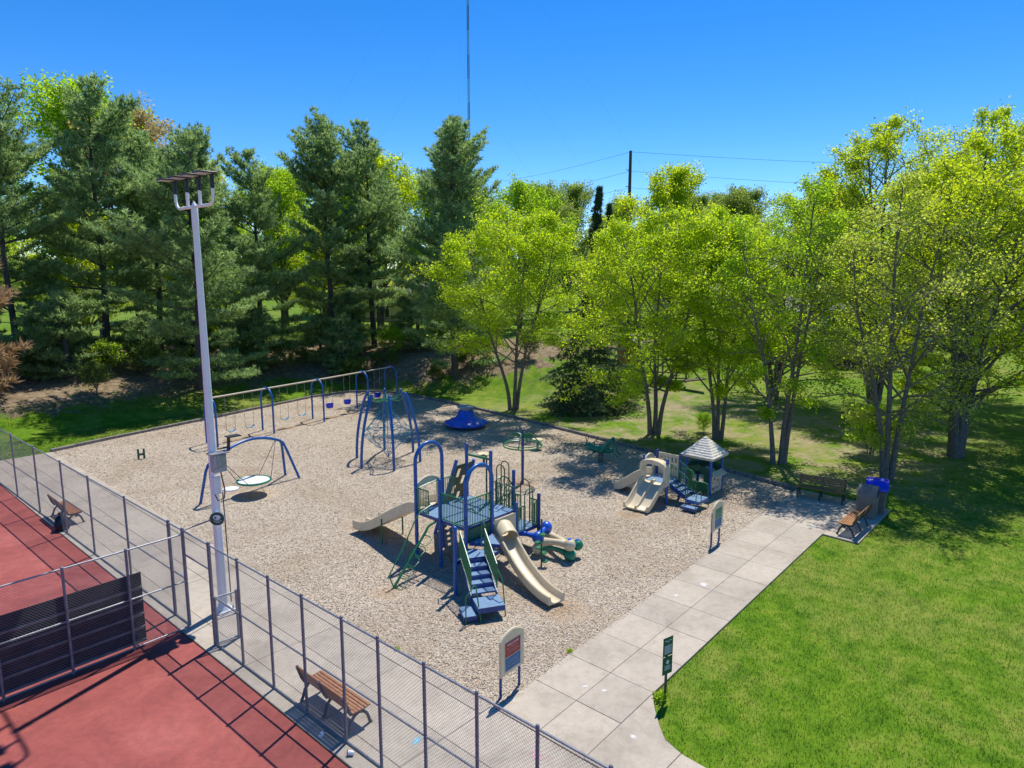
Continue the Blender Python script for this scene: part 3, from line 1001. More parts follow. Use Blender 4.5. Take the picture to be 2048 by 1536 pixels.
bx_l = ['blue belt swing nearest the light pole', 'blue belt swing, second from the light pole', 'blue belt swing, third from the light pole', 'blue belt swing beside the bucket swings']
for x, lab in zip((17.55, 18.75, 21.2, 22.5), bx_l):
    y = swing_pos(x)
    t = thing('belt_swing', lab, 'swing', (x, y, .5), 0, 'belt swings on the swing set')
    pts = [(-.26, .13), (-.14, .035), (0, .01), (.14, .035), (.26, .13)]
    lpart('seat', MB().loft([[Vector((a, -.085, z)), Vector((a, .085, z)), Vector((a, .085, z + .022)), Vector((a, -.085, z + .022))] for a, z in pts]), M['cyan'], t)
    for s_ in (-1, 1):
        lpart('chain', MB().tube([(s_ * .26, 0, .14), (s_ * .26, 0, SH - .58)], .011, 5), M['chain'], t)
for x, lab in zip((24.75, 26.3, 29.2), ('royal blue bucket swing at the middle of the swing set', 'royal blue bucket swing, second of the two hanging side by side', 'royal blue bucket swing in the far shaded bay behind the net climber')):
    y = swing_pos(x)
    t = thing('bucket_swing', lab, 'swing', (x, y, .62), 0, 'bucket swings on the swing set')
    mb = MB().lathe([(.12, 0), (.19, .03), (.22, .14), (.235, .30), (.215, .30), (.20, .14), (.16, .06), (.001, .05)], (0, 0, 0), 16, lambda a, z: 1 + (.10 * math.cos(2 * a)))
    lpart('seat', mb, M['royal'], t)
    for s_ in (-1, 1):
        mb = MB().tube([(s_ * .21, -.12, .28), (s_ * .22, 0, .62), (s_ * .21, .12, .28)], .009, 5).tube([(s_ * .22, 0, .62), (s_ * .24, 0, SH - .69)], .010, 5)
        lpart('chain', mb, M['chain'], t)

# ---------------------------------------------------------------- dish swing
df = thing('dish_swing_stand', 'low curved blue frame of the dish swing behind the light pole', 'swing frame', (14.2, 27.9, 0))
c0, c1 = Vector((12.0, 27.4, 0)), Vector((15.85, 28.3, 0))
axv = (c1 - c0).normalized(); nv = Vector((-axv.y, axv.x, 0))
bm_pts = [c0 + (c1 - c0) * u + Vector((0, 0, 1.72 + .55 * math.sin(math.pi * u) ** .9)) for u in np.linspace(0.02, .93, 15)]
top_b = bm_pts[-1]
wpart('beam', MB().tube(bm_pts, .062, 10), M['blue'], df)
for s_ in (-1, 1):
    e = c1 + axv * .35 + nv * (.46 * s_)
    pts = [top_b - axv * .02, top_b + axv * .12 + nv * (.06 * s_) - Vector((0, 0, .12)), top_b + axv * .22 + nv * (.13 * s_) - Vector((0, 0, .42)), Vector((e.x, e.y, -.05))]
    wpart('leg', MB().tube(pts, .058, 10), M['blue'], df)
    f0 = c0 - axv * .30 + nv * (.42 * s_)
    b0 = bm_pts[0]
    pts = [b0 + axv * .02, b0 - axv * .13 + nv * (.06 * s_) - Vector((0, 0, .10)), b0 - axv * .22 + nv * (.14 * s_) - Vector((0, 0, .4)), Vector((f0.x, f0.y, -.05))]
    wpart('leg', MB().tube(pts, .058, 10), M['blue'], df)
dcx, dcy, dz = 13.72, 27.22, .60
dish = thing('dish_swing', 'round white dish swing seat with green rim hanging from the curved frame', 'dish swing', (dcx, dcy, dz))
lpart('dish', MB().lathe([(.001, -.03), (.45, -.02), (.66, .02), (.66, .045), (.45, .03), (.001, .02)], (0, 0, 0), 30), M['white'], dish)
lpart('rim', MB().tube([(.68 * math.cos(a), .68 * math.sin(a), .03) for a in np.linspace(0, 2 * math.pi, 29)[:-1]], .045, 8, closed=True), M['green_plastic'], dish)
hangA = bm_pts[1] - Vector((dcx, dcy, dz)); hangB = bm_pts[-2] - Vector((dcx, dcy, dz))
for ang_, hp in ((2.6, hangA), (3.9, hangA), (-.55, hangB), (.8, hangB)):
    lpart('rope', MB().tube([(.68 * math.cos(ang_), .68 * math.sin(ang_), .05), tuple(hp)], .013, 5), M['black_metal'], dish)

# ================================================================== net climber
nc = Vector((20.95, 27.35, 0))
nt_ = thing('net_climber', 'blue arched-post dome climber with teal rope net', 'net climber', tuple(nc))
base_pts = [(20.1, 28.83), (19.14, 27.1), (19.94, 25.61), (21.82, 25.91), (22.8, 27.63), (22.02, 29.05)]
tops = []
for (x, y) in base_pts:
    d = Vector((x, y, 0)) - nc; r0 = d.length; d.normalize()
    pts = []
    for u in np.linspace(0, 1, 12):
        rr = 1.02 + (r0 - 1.02) * math.cos(u * math.pi / 2) ** .85 if u < 1 else 1.0
        pts.append(nc + d * rr + Vector((0, 0, -.05 + 3.5 * (u ** .92))))
    wpart('post', MB().tube(pts, .068, 10).sphere(pts[-1], .075, 10, 6), M['blue'], nt_)
    tops.append(pts[-1])
sp = MB()
hub = nc + Vector((0, 0, 3.12))
for tpt in tops:
    d = (tpt - hub); d.z = 0; d.normalize()
    n_ = Vector((-d.y, d.x, 0)) * .06
    for sgn in (-1, 1):
        sp.tube([tpt - Vector((0, 0, .12)) + n_ * sgn, tpt - d * .35 - Vector((0, 0, .38)) + n_ * sgn, hub + d * .12 + n_ * sgn], .022, 6)
sp.cyl(hub - Vector((0, 0, .1)), hub + Vector((0, 0, .05)), .09, 10)
wpart('top_spider', sp, M['green'], nt_)
ropes = MB()
def ringpts(r, z, n=6, ph=.3): return [nc + Vector((r * math.cos(2 * math.pi * i / n + ph), r * math.sin(2 * math.pi * i / n + ph), z)) for i in range(n)]
topN = nc + Vector((0, 0, 3.0)); botN = nc + Vector((0, 0, .15))
layers = [(.25, 2.6), (.6, 2.2), (1.0, 1.75), (1.25, 1.45), (.95, 1.1), (.55, .75), (.2, .4)]
rings = [ringpts(r, z, 8) for r, z in layers]
for ring in rings:
    for i in range(8): ropes.tube([ring[i], ring[(i + 1) % 8]], .012, 4, caps=False)
for i in range(8):
    col = [topN] + [rg[i] for rg in rings] + [botN]
    for a, b in zip(col[:-1], col[1:]): ropes.tube([a, b], .012, 4, caps=False)
    for j in range(1, 5):
        ropes.tube([rings[j][i], rings[j + 1][(i + 1) % 8]], .010, 4, caps=False)
        ropes.tube([rings[j][i] * .5 + nc * .5 + Vector((0, 0, rings[j][i].z * .5)), rings[j][i]], .010, 4, caps=False)
for r, z in ((.5, 1.75), (.62, 1.45), (.45, 1.1)):
    rg = ringpts(r, z, 8)
    for i in range(8): ropes.tube([rg[i], rg[(i + 1) % 8]], .010, 4, caps=False)
ropes.tube([topN, botN], .014, 4)
for rg_i, bp in zip((0, 1, 3, 4, 5, 7), base_pts):
    ropes.tube([rings[3][rg_i], Vector((bp[0], bp[1], 1.6)) * .97 + nc * .03], .012, 4)
wpart('rope_net', ropes, M['teal_rope'], nt_)

# ================================================================== cone spinner
sp_ = thing('cone_spinner', 'blue cone-shaped spinner with grey disc top near the back edging', 'spinner', (28.75, 29.75, 0))
prof = [(.55, .10), (1.14, .14), (1.26, .22), (1.26, .34), (1.14, .43), (.86, .50), (.66, .60), (.54, .76), (.47, .92), (.43, 1.04), (.42, 1.08), (.001, 1.08)]
def lob(a, z):
    k = max(0, 1 - abs(z - .42) / .35)
    return 1 + .07 * k * math.cos(8 * a)
lpart('cone', MB().lathe(prof, (0, 0, 0), 64, lob), M['blue_plastic'], sp_)
lpart('base_shaft', MB().cyl((0, 0, -.05), (0, 0, .12), .2, 14), M['cast'], sp_)
lpart('top_disc', MB().lathe([(.30, 1.08), (.30, 1.20), (.52, 1.22), (.55, 1.27), (.40, 1.33), (.1, 1.36), (.001, 1.36)], (0, 0, 0), 24), M['grey_box'], sp_)
for i in range(8):
    a = i * math.pi / 4 + .39
    lpart('foot_well', MB().sphere((.86 * math.cos(a), .86 * math.sin(a), .41), .15, 10, 6, (1.1, 1.1, .35)), M['blue_plastic'], sp_)

# ================================================================== overhead ring spinner
gr = thing('overhead_spinner', 'green overhead ring spinner on a blue post right of the tower', 'spinner', (22.54, 19.73, 0))
lpart('post', MB().cyl((0, 0, -.05), (0, 0, 2.44), .062, 12).sphere((0, 0, 2.46), .066, 10, 6), M['blue_dark'], gr)
rr = .86
lpart('ring', MB().tube([(rr * math.cos(a), rr * math.sin(a), 1.78) for a in np.linspace(0, 2 * math.pi, 33)[:-1]], .032, 8, closed=True)
      .tube([(rr * .93 * math.cos(a), rr * .93 * math.sin(a), 1.87) for a in np.linspace(0, 2 * math.pi, 33)[:-1]], .022, 8, closed=True), M['green'], gr)
for i in range(4):
    a = i * math.pi / 2 + .5
    ca_, sa_ = math.cos(a), math.sin(a)
    lpart('arm', MB().tube([(.06 * ca_, .06 * sa_, 2.26), (.25 * ca_, .25 * sa_, 2.34), (.45 * ca_, .45 * sa_, 2.28), (.66 * ca_, .66 * sa_, 2.05), (rr * ca_, rr * sa_, 1.79)], .028, 8)
          .prism([(.08 * ca_, .08 * sa_, 2.12), (.25 * ca_, .25 * sa_, 2.2), (.45 * ca_, .45 * sa_, 2.16), (.46 * ca_, .46 * sa_, 2.27), (.25 * ca_, .25 * sa_, 2.33), (.08 * ca_, .08 * sa_, 2.28)], (-.012 * sa_, .012 * ca_, 0), (.012 * sa_, -.012 * ca_, 0)), M['green'], gr)

# ================================================================== small seats, stub
def stool(label, x, y):
    t = thing('spinner_seat', label, 'spinner seat', (x, y, 0), rng.uniform(0, 3), 'small beige spinner seats')
    lpart('post', MB().cyl((0, 0, -.05), (0, 0, .44), .06, 10), M['blue_dark'], t)
    lpart('seat', MB().lathe([(.12, .42), (.30, .47), (.33, .52), (.31, .56), (.2, .54), (.001, .53)], (0, 0, 0), 20), M['beige'], t)
stool('small round beige spinner seat on a short post behind the tower', 23.6, 23.2)
stool('small round beige spinner seat near the back edging behind the green ring', 27.6, 23.1)
st = thing('spring_mount', 'small green H-shaped stub standing alone in the wood chips', 'spring mount', (12.66, 36.8, 0), R(-30))
for x in (-.13, .13): lpart('upright', MB().bbox((x, 0, .26), (.09, .07, .56), .02), M['green_dark'], st)
lpart('crosspiece', MB().bbox((0, 0, .24), (.2, .06, .11), .02), M['green_dark'], st)

# ================================================================== grasshopper rider
gh_ = thing('spring_rider', 'dark green grasshopper-shaped spring rider beside the back edging', 'spring rider', (27.85, 19.2, 0), R(107))
gh_.scale = (1.15, 1.15, 1.15)
mb = MB()
secs = []
for x, r, z in ((-.62, .05, .60), (-.45, .12, .57), (-.15, .16, .55), (.15, .17, .56), (.38, .17, .60), (.52, .19, .64), (.66, .15, .65), (.74, .05, .62)):
    secs.append([Vector((x, r * .85 * math.cos(a), z + r * math.sin(a))) for a in np.linspace(0, 2 * math.pi, 13)[:-1]])
mb.loft(secs)
lpart('body', mb, M['green_plastic'], gh_)
for s_ in (-1, 1):
    lpart('hind_leg', MB().tube([(-.05, s_ * .18, .45), (-.40, s_ * .22, .95), (-.52, s_ * .22, 1.08)], [.05, .085, .05], 8).tube([(-.52, s_ * .22, 1.08), (-.70, s_ * .22, .45), (-.85, s_ * .22, .36)], [.05, .03, .03], 8), M['green_plastic'], gh_)
    lpart('foreleg', MB().tube([(.25, s_ * .14, .5), (.32, s_ * .26, .34), (.44, s_ * .26, .3)], .03, 6), M['green_plastic'], gh_)
    lpart('antenna', MB().tube([(.66, s_ * .06, .78), (.60, s_ * .12, 1.0), (.66, s_ * .15, 1.06)], .018, 6), M['black_metal'], gh_)
    lpart('eye', MB().sphere((.68, s_ * .12, .70), .035, 8, 5), M['black_metal'], gh_)
lpart('handle', MB().cyl((.28, -.25, .88), (.28, .25, .88), .018, 8).cyl((.28, 0, .7), (.28, 0, .88), .02, 8), M['black_metal'], gh_)
lpart('spring', MB().tube([(.1 * math.cos(u * 30), .1 * math.sin(u * 30), .02 + .40 * u) for u in np.linspace(0, 1, 60)], .02, 5), M['black_metal'], gh_)

# ================================================================== large play structure
X0, X1, X2, X3 = 14.14, 15.31, 16.48, 17.65
Y0, Y1, Y2 = 14.70, 15.87, 17.05
DZ, EZ = 1.60, .75
ps = thing('play_structure', 'large blue and green play tower with decks, stairs and two beige slides', 'play structure', (15.3, 15.9, 0))
PR = .062
def ps_post(x, y, h):
    mb = MB().cyl((x, y, -.05), (x, y, h), PR, 14).sphere((x, y, h), PR * 1.08, 12, 6)
    for z in (DZ + .05, .8):
        if z < h: mb.cyl((x, y, z - .035), (x, y, z + .035), PR * 1.14, 14)
    return wpart('post', mb, M['blue'], ps)
def arch(parent, a, b, top, r=PR, mat='blue', name='arch_post'):
    a = Vector(a); b = Vector(b); hw = (b - a).length / 2; d = (b - a).normalized(); c = (a + b) / 2
    pts = [a + Vector((0, 0, -.05)), a + Vector((0, 0, top - hw))]
    for i in range(1, 16):
        t = math.pi * i / 16
        pts.append(c - d * hw * math.cos(t) + Vector((0, 0, top - hw + hw * math.sin(t))))
    pts += [b + Vector((0, 0, top - hw)), b + Vector((0, 0, -.05))]
    mb = MB().tube(pts, r, 14)
    for p in (a, b):
        for z in (DZ + .05, .8): mb.cyl((p.x, p.y, z - .035), (p.x, p.y, z + .035), r * 1.14, 14)
    return wpart(name, mb, M[mat], parent)
arch(ps, (X0, Y2, 0), (X1, Y2, 0), 3.84)
arch(ps, (X0, Y0, 0), (X1, Y0, 0), 3.52)
for x, y, h in ((X0, Y1, 2.90), (X2, Y2, 3.42), (X2, Y1, 3.36), (X2, Y0, 1.80), (X3, Y1, 2.43)):
    ps_post(x, y, h)
wpart('post', MB().cyl((X3, Y0, -.05), (X3, Y0, 1.82), PR, 14).sphere((X3, Y0, 1.82), PR * 1.1, 12, 6), M['blue_dark'], ps)
wpart('post', MB().cyl((13.10, 14.08, -.05), (13.10, 14.08, 2.06), PR, 14).sphere((13.10, 14.08, 2.06), PR * 1.25, 12, 6), M['blue'], ps)

def bolts(x, y, zs):
    mb = MB()
    for z in zs:
        for a in (-2.6, -1.2, .4):
            d_ = Vector((math.cos(a), math.sin(a), 0))
            p_ = Vector((x, y, z)) + d_ * PR
            mb.cyl(p_, p_ + d_ * .022, .016, 6)
    wpart('clamp_bolts', mb, M['galv'], ps, kind='stuff')
for x, y in ((X0, Y0), (X0, Y1), (X0, Y2), (X1, Y0), (X2, Y0), (X3, Y0)):
    bolts(x, y, (1.62, 1.72, 2.45) if x < X2 else (.72, .84, 1.6))
def deck(poly, z, name='deck'):
    c = Vector((sum(p[0] for p in poly) / len(poly), sum(p[1] for p in poly) / len(poly)))
    d = wpart(name, MB().flat([((p[0] - c.x) * .985 + c.x, (p[1] - c.y) * .985 + c.y) for p in poly], z - .012, z), M['deck'], ps)
    sk = MB()
    n = len(poly)
    for i in range(n):
        a = Vector((*poly[i], 0)); b = Vector((*poly[(i + 1) % n], 0))
        m_ = (a + b) / 2; an = math.atan2(b.y - a.y, b.x - a.x)
        inw = (Vector((c.x, c.y, 0)) - m_); inw.normalize()
        sk.box((m_.x + inw.x * .012, m_.y + inw.y * .012, z - .05), ((b - a).length - .02, .02, .11), an)
    wpart('deck_skirt', sk, M['blue_dark'], d)
    return d
g = .008
for xa, xb in ((X0, X1), (X1, X2)):
    for ya, yb in ((Y0, Y1), (Y1, Y2)):
        deck([(xa + g, ya + g), (xb - g, ya + g), (xb - g, yb - g), (xa + g, yb - g)], DZ)
deck([(X2 + g, Y0 + g), (X3 - g, Y0 + g), (X3 - g, Y1 - g), (X2 + g, Y1 - g)], EZ)

def railing(parent, a, b, z0, z1, n=13, r=.02, br=.013, mat='green', z0b=None, z1b=None, name='railing'):
    a = Vector((a[0], a[1], 0)); b = Vector((b[0], b[1], 0))
    z0b = z0 if z0b is None else z0b; z1b = z1 if z1b is None else z1b
    mb = MB()
    A0, A1, B0, B1 = a + Vector((0, 0, z0)), a + Vector((0, 0, z1)), b + Vector((0, 0, z0b)), b + Vector((0, 0, z1b))
    mb.tube([A0, A1], r, 7).tube([B0, B1], r, 7).tube([A1, B1], r * 1.15, 7).tube([A0, B0], r, 7)
    for i in range(1, n):
        u = i / n
        mb.tube([A0.lerp(B0, u), A1.lerp(B1, u)], br, 5, caps=False)
    return wpart(name, mb, M[mat], parent)
e = .075
railing(ps, (X0, Y1 - e), (X0, Y0 + e), DZ + .05, 2.50, 14)
railing(ps, (X0 + e, Y0), (X1 - e, Y0), DZ + .05, 2.50, 14)
railing(ps, (X0, Y2 - e), (X0, Y2 - .62), DZ + .05, 2.42, 7)
railing(ps, (X1 + e, Y2), (15.86, Y2), DZ + .05, 2.45, 6)
railing(ps, (X2, Y0 + .1), (X2, Y0 + .45), DZ + .05, 2.35, 3)
railing(ps, (X2, Y1 - .45), (X2, Y1 - .1), DZ + .05, 2.35, 3)
# panel under the main deck above the landing
wpart('green_panel', MB().bbox(((X0 + X1) / 2, Y0, 1.32), (X1 - X0 - .14, .04, .46), .02), M['green_dark'], ps)
# climber handle wave on the rail
wpart('wave_bar', MB().tube([(X0 + .10, Y0 + .10, 2.18), (X0 + .4, Y0 + .12, 2.10), (X0 + .6, Y0 + .14, 1.9), (X0 + .8, Y0 + .13, 1.95), (X1 - .1, Y0 + .1, 2.22)], .022, 8), M['green_dark'], ps)
# overhead beam + fire pole
wpart('overhead_beam', MB().cyl((X2, Y2, 3.08), (X2, Y1, 3.10), .04, 10), M['green'], ps)
wpart('fire_pole', MB().tube([(X2, 16.5, 3.09), (X2 + .30, 16.5, 3.09), (X2 + .42, 16.5, 3.02), (X2 + .44, 16.5, 2.9), (X2 + .44, 16.5, -.05)], .03, 8), M['olive'], ps)
# leaning rock wall
def lean(x, t): return Vector((x, 18.25 - 1.2 * t, -.05 + 2.97 * t))
wl1, wl2 = 15.98, 16.40
wpart('leaning_pole', MB().tube([lean(wl1, 0), lean(wl1, 1)], PR, 12).sphere(lean(wl1, 1), PR * 1.1, 10, 6), M['blue'], ps)
wpart('leaning_pole', MB().tube([lean(X2 + .42, 0), lean(X2 + .42, .96)], PR, 12), M['blue'], ps)
rw = MB()
ncol, nrow = 5, 16
for j in range(nrow):
    for i in range(ncol):
        u0, u1 = i / ncol, (i + 1) / ncol
        t0, t1 = .04 + .90 * j / nrow, .04 + .90 * (j + 1) / nrow
        if (i % 2 == 1) and ((j + i // 2 * 2) % 4 in (1, 2)):
            continue
        q = [lean(wl1 + .05 + u * (X2 + .36 - wl1 - .05), t) for u, t in ((u0, t0), (u1, t0), (u1, t1), (u0, t1))]
        rw.prism(q, (0, -.012, -.005), (0, .012, .005))
wpart('rock_wall', rw, M['olive'], ps)
# fan-shaped climber between the decks at the back
fan = MB()
fc = Vector((16.75, Y1 + .02, .95))
arcp = [(X2 + .42, Y1 + .06, 2.30), (X2 + .55, Y1 + .06, 2.36), (X2 + .75, Y1 + .06, 2.33), (X2 + .95, Y1 + .06, 2.20), (X2 + 1.1, Y1 + .06, 2.02), (X3 + .03, Y1 + .06, 1.86)]
fan.tube(arcp, .026, 8)
for p in arcp[1:]: fan.tube([fc, p], .014, 6)
fan.tube([(fc.x, fc.y, EZ), (fc.x, fc.y, 2.32)], .018, 6)
for z in (1.15, 1.5): fan.tube([(fc.x - .2, fc.y, z), (X3 - .06, fc.y, z)], .014, 6)
wpart('fan_climber', fan, M['green'], ps)
# tall hoops at the inner deck edge
def hoop(x, y, dx, dy, z0, z1, mat='green', r=.02):
    a = Vector((x, y, 0)); b = Vector((x + dx, y + dy, 0)); hw = (b - a).length / 2; c = (a + b) / 2; d = (b - a).normalized()
    pts = [a + Vector((0, 0, z0)), a + Vector((0, 0, z1 - hw))]
    for i in range(1, 10):
        t = math.pi * i / 10
        pts.append(c - d * hw * math.cos(t) + Vector((0, 0, z1 - hw + hw * math.sin(t))))
    pts += [b + Vector((0, 0, z1 - hw)), b + Vector((0, 0, z0))]
    return wpart('hoop_rail', MB().tube(pts, r, 8), M[mat], ps)
hoop(X2 + .02, Y0 + .55, 0, .36, DZ, 3.0, 'olive')
hoop(X2 + .32, Y0 + .62, .0, .36, EZ, 3.05, 'olive')
hoop(X3, Y0 + .42, 0, .42, EZ, 2.25, 'olive')
hoop(X2 + .45, Y0 + .02, .42, 0, EZ, 2.16, 'green')
railing(ps, (X3, Y1 - .1), (X3, Y1 - .35), EZ + .05, 1.62, 3)
railing(ps, (X3, Y0 + .1), (X3, Y0 + .40), EZ + .05, 1.62, 4)
railing(ps, (X2 + .1, Y0), (X2 + .45, Y0), EZ + .05, 1.62, 4)
railing(ps, (X2 + .87, Y0), (X3 - .08, Y0), EZ + .05, 1.58, 4)
railing(ps, (X2 + .3, Y1), (X3 - .1, Y1), EZ + .05, 1.66, 8)

# loop climber on the left
lc = MB()
lc.tube([(14.16, 16.12, 1.47), (13.85, 16.12, 1.40), (13.72, 16.10, 1.26), (12.85, 15.93, .58), (12.06, 15.77, -.06)], .04, 10)
wpart('climber_beam', lc, M['green'], ps)
wpart('climber_rail', MB().tube([(14.16, 16.32, 1.98), (13.6, 16.22, 1.90), (13.38, 16.18, 1.74), (12.6, 15.95, .98), (12.03, 15.80, .50), (12.03, 15.78, .34), (12.14, 15.77, .02)], .02, 8)
      .tube([(12.86, 15.93, .6), (12.95, 16.05, 1.32)], .015, 6), M['green'], ps)
for u in (.06, .24, .42, .60, .78, .94):
    p = Vector((13.72, 16.10, 1.26)).lerp(Vector((12.06, 15.77, -.06)), u)
    q = Vector((13.72, 16.10, 1.26)).lerp(Vector((12.06, 15.77, -.06)), min(1, u + .14))
    lp_ = MB().tube([p, p + Vector((.10, -.16, -.03)), p + Vector((.06, -.30, -.08)), q + Vector((.02, -.30, -.02)), q + Vector((-.0, -.14, -.0)), q], .016, 6)
    wpart('loop_rung', lp_, M['green'], ps)

# stairs
apex = (14.72, 13.70)
deck([(X0 + .05, Y0 - .06), (apex[0], apex[1] + .06), (X1 - .05, Y0 - .06)], 1.16, 'landing_deck')
LZ = 1.0
deck([(X0 - .04, Y0 - .10), (13.16, 14.12), (13.36, 14.20 - .06), (14.08, 13.76), (14.62, 13.74)], LZ, 'landing_deck')
sdv = Vector((-.5, -.866, 0)); swv = Vector((.866, -.5, 0))
SM = Vector((13.73, 14.0, 0))
def stq(s0, s1, w0, w1): return [SM + sdv * s + swv * w for s, w in ((s0, w0), (s0, w1), (s1, w1), (s1, w0))]
tz = [.88, .76, .64, .52]
for i, z in enumerate(tz):
    s0 = .10 + i * .31
    t = wpart('tread', MB().prism(stq(s0, s0 + .29, -.36, .36), (0, 0, z - .012), (0, 0, z)), M['deck'], ps)
    wpart('riser', MB().prism(stq(s0 - .005, s0 + .01, -.36, .36), (0, 0, z + .005), (0, 0, z + .10)).prism(stq(s0 + .28, s0 + .295, -.36, .36), (0, 0, z - .05), (0, 0, z - .013)), M['blue_dark'], t)
for w in (-.38, .38):
    P = [SM + sdv * s + swv * w + Vector((0, 0, z)) for s, z in ((.0, 1.0), (.0, .80), (1.32, .28), (1.32, .46), (.15, 1.0))]
    wpart('stringer', MB().prism(P, tuple(-swv * .012), tuple(swv * .012)), M['blue_dark'], ps)
    a = SM + sdv * .02 + swv * w; b = SM + sdv * 1.28 + swv * w
    railing(ps, (a.x, a.y), (b.x, b.y), 1.06, 1.86, 15, .02, .012, 'green', .58, 1.28, name='stair_railing')
hb = SM + swv * -.38
wpart('hand_rail', MB().tube([hb + Vector((0, 0, 1.9)), hb - sdv * .10 + swv * -.14 + Vector((0, 0, 1.98)), hb - sdv * .40 + swv * -.1 + Vector((0, 0, 1.98)), Vector((X0 - .02, Y0 - .05, 1.92))], .02, 8), M['green'], ps)
hb = SM + swv * .38
wpart('hand_rail', MB().tube([hb + Vector((0, 0, 1.2)), hb + Vector((0, 0, 1.95)), hb - sdv * .12 + Vector((0, 0, 2.05)), hb - sdv * .32 + Vector((0, 0, 1.98)), hb - sdv * .36 + Vector((0, 0, 1.2))], .02, 8), M['green'], ps)
wpart('transfer_platform', MB().prism(stq(1.33, 2.00, -.36, .40), (0, 0, .388), (0, 0, .40)), M['deck'], ps)
wpart('platform_skirt', MB().prism(stq(1.33, 1.35, -.36, .40), (0, 0, .24), (0, 0, .385)).prism(stq(1.98, 2.0, -.36, .40), (0, 0, .24), (0, 0, .385)).prism(stq(1.35, 1.98, -.36, -.34), (0, 0, .24), (0, 0, .385)).prism(stq(1.35, 1.98, .38, .40), (0, 0, .24), (0, 0, .385)), M['blue_dark'], ps)
wpart('step', MB().prism(stq(1.36, 1.98, -.76, -.38), (0, 0, .188), (0, 0, .20)), M['deck'], ps)
wpart('step_skirt', MB().prism(stq(1.36, 1.38, -.76, -.38), (0, 0, .06), (0, 0, .187)).prism(stq(1.96, 1.98, -.76, -.38), (0, 0, .06), (0, 0, .187)).prism(stq(1.38, 1.96, -.76, -.74), (0, 0, .06), (0, 0, .187)), M['blue_dark'], ps)
def pt(s, w, z): return SM + sdv * s + swv * w + Vector((0, 0, z))
wpart('grab_rail', MB().tube([pt(1.28, .40, 1.12), pt(1.62, .44, .92), pt(1.66, .44, .85), pt(1.9, .44, .0)], .018, 8), M['green'], ps)
wpart('grab_rail', MB().tube([pt(2.02, -.72, .0), pt(2.02, -.72, .78), pt(2.00, -.66, .84), pt(1.75, -.40, .98), pt(1.74, -.36, .92), pt(2.04, -.30, -.02)], .018, 8), M['green'], ps)

# slides -----------------------------------------------------------
def slide(parent, pts, halfw, wall, th, mat='beige', name='slide', mid=False, flare=1.0, wallf=None):
    """closed trough section swept along pts (side walls of height wall)"""
    pts = [Vector(p) for p in pts]
    secs = []
    for i, p in enumerate(pts):
        t = (pts[min(i + 1, len(pts) - 1)] - pts[max(i - 1, 0)]); t.normalize()
        side = t.cross(Vector((0, 0, 1))).normalized(); up = side.cross(t).normalized()
        w = halfw; h = wall if wallf is None else wallf[i] * wall
        prof = [(-w - .05, h), (-w - .02, h + .02), (-w + .015, h), (-w + .05, .06), (-w + .11, .008)]
        if mid: prof += [(-.09, .0), (-.05, .02), (-.03, h * .72), (.03, h * .72), (.05, .02), (.09, 0)]
        else: prof += [(-w * .3, -.012), (w * .3, -.012)]
        prof += [(w - .11, .008), (w - .05, .06), (w - .015, h), (w + .02, h + .02), (w + .05, h), (w + .045, -th), (0, -th - .01), (-w - .045, -th)]
        secs.append([p + side * a + up * b for a, b in prof])
    return wpart(name, MB().loft(secs), M[mat], parent)
def spline(P, n):
    P = [Vector(p) for p in P]; out = []
    Q = [P[0] * 2 - P[1]] + P + [P[-1] * 2 - P[-2]]
    for i in range(1, len(Q) - 2):
        for k in range(n):
            u = k / n
            a, b, c, d = Q[i - 1], Q[i], Q[i + 1], Q[i + 2]
            out.append(.5 * ((2 * b) + (c - a) * u + (2 * a - 5 * b + 4 * c - d) * u * u + (3 * b - a - 3 * c + d) * u ** 3))
    out.append(P[-1])
    return out
sp1 = spline([(15.72, 14.62, 1.02), (15.62, 14.35, .98), (15.37, 13.9, .78), (15.08, 13.2, .47), (14.80, 12.45, .26), (14.65, 11.88, .16), (14.54, 11.42, .15)], 5)
s1 = slide(ps, sp1, .24, .20, .04, name='slide')
wpart('entry_panel', MB().bbox(((X1 + X2) / 2, Y0 - .04, 1.05), (X2 - X1 - .16, .05, 1.02), .02), M['beige'], s1)
hd = MB()
hc0 = Vector((15.76, Y0 - .05, 1.16)); hdir = Vector((-.42, -.82, -.22)).normalized()
hs = hdir.cross(Vector((0, 0, 1))).normalized(); hu = hs.cross(hdir)
secs = []
for u in np.linspace(0, .62, 6):
    c = hc0 + hdir * u
    outer = [c + hs * (.34 * math.cos(a)) + hu * (.34 * math.sin(a)) for a in np.linspace(-.5, math.pi + .5, 15)]
    inner = [c + hs * (.31 * math.cos(a)) + hu * (.31 * math.sin(a)) for a in np.linspace(math.pi + .5, -.5, 15)]
    secs.append(outer + inner)
hd.loft(secs)
wpart('hood', hd, M['beige'], s1)
sp2 = spline([(14.72, 17.06, 1.62), (14.72, 17.40, 1.56), (14.70, 18.2, 1.16), (14.66, 19.2, .58), (14.62, 19.8, .30), (14.60, 20.2, .22), (14.60, 20.5, .21)], 5)
s2 = slide(ps, sp2, .56, .26, .05, name='slide', mid=True)
for (x, y, zt) in ((14.06, 18.85, .9), (15.12, 19.02, .8)):
    wpart('support_leg', MB().cyl((x, y, -.05), (x, y, zt), .03, 8), M['green'], s2)
en = MB()
w = (X1 - X0) / 2
cx = (X0 + X1) / 2
for s_ in (-1, 1):
    en.bbox((cx + s_ * .47, Y2 + .07, 2.02), (.18, .07, .84), .02)
arcs = [(cx - .56, 2.44)] + [(cx - .56 + 1.12 * i / 8, 2.46 + .22 * math.sin(math.pi * i / 8)) for i in range(9)] + [(cx + .56, 2.44), (cx + .4, 2.40), (cx, 2.46), (cx - .4, 2.40)]
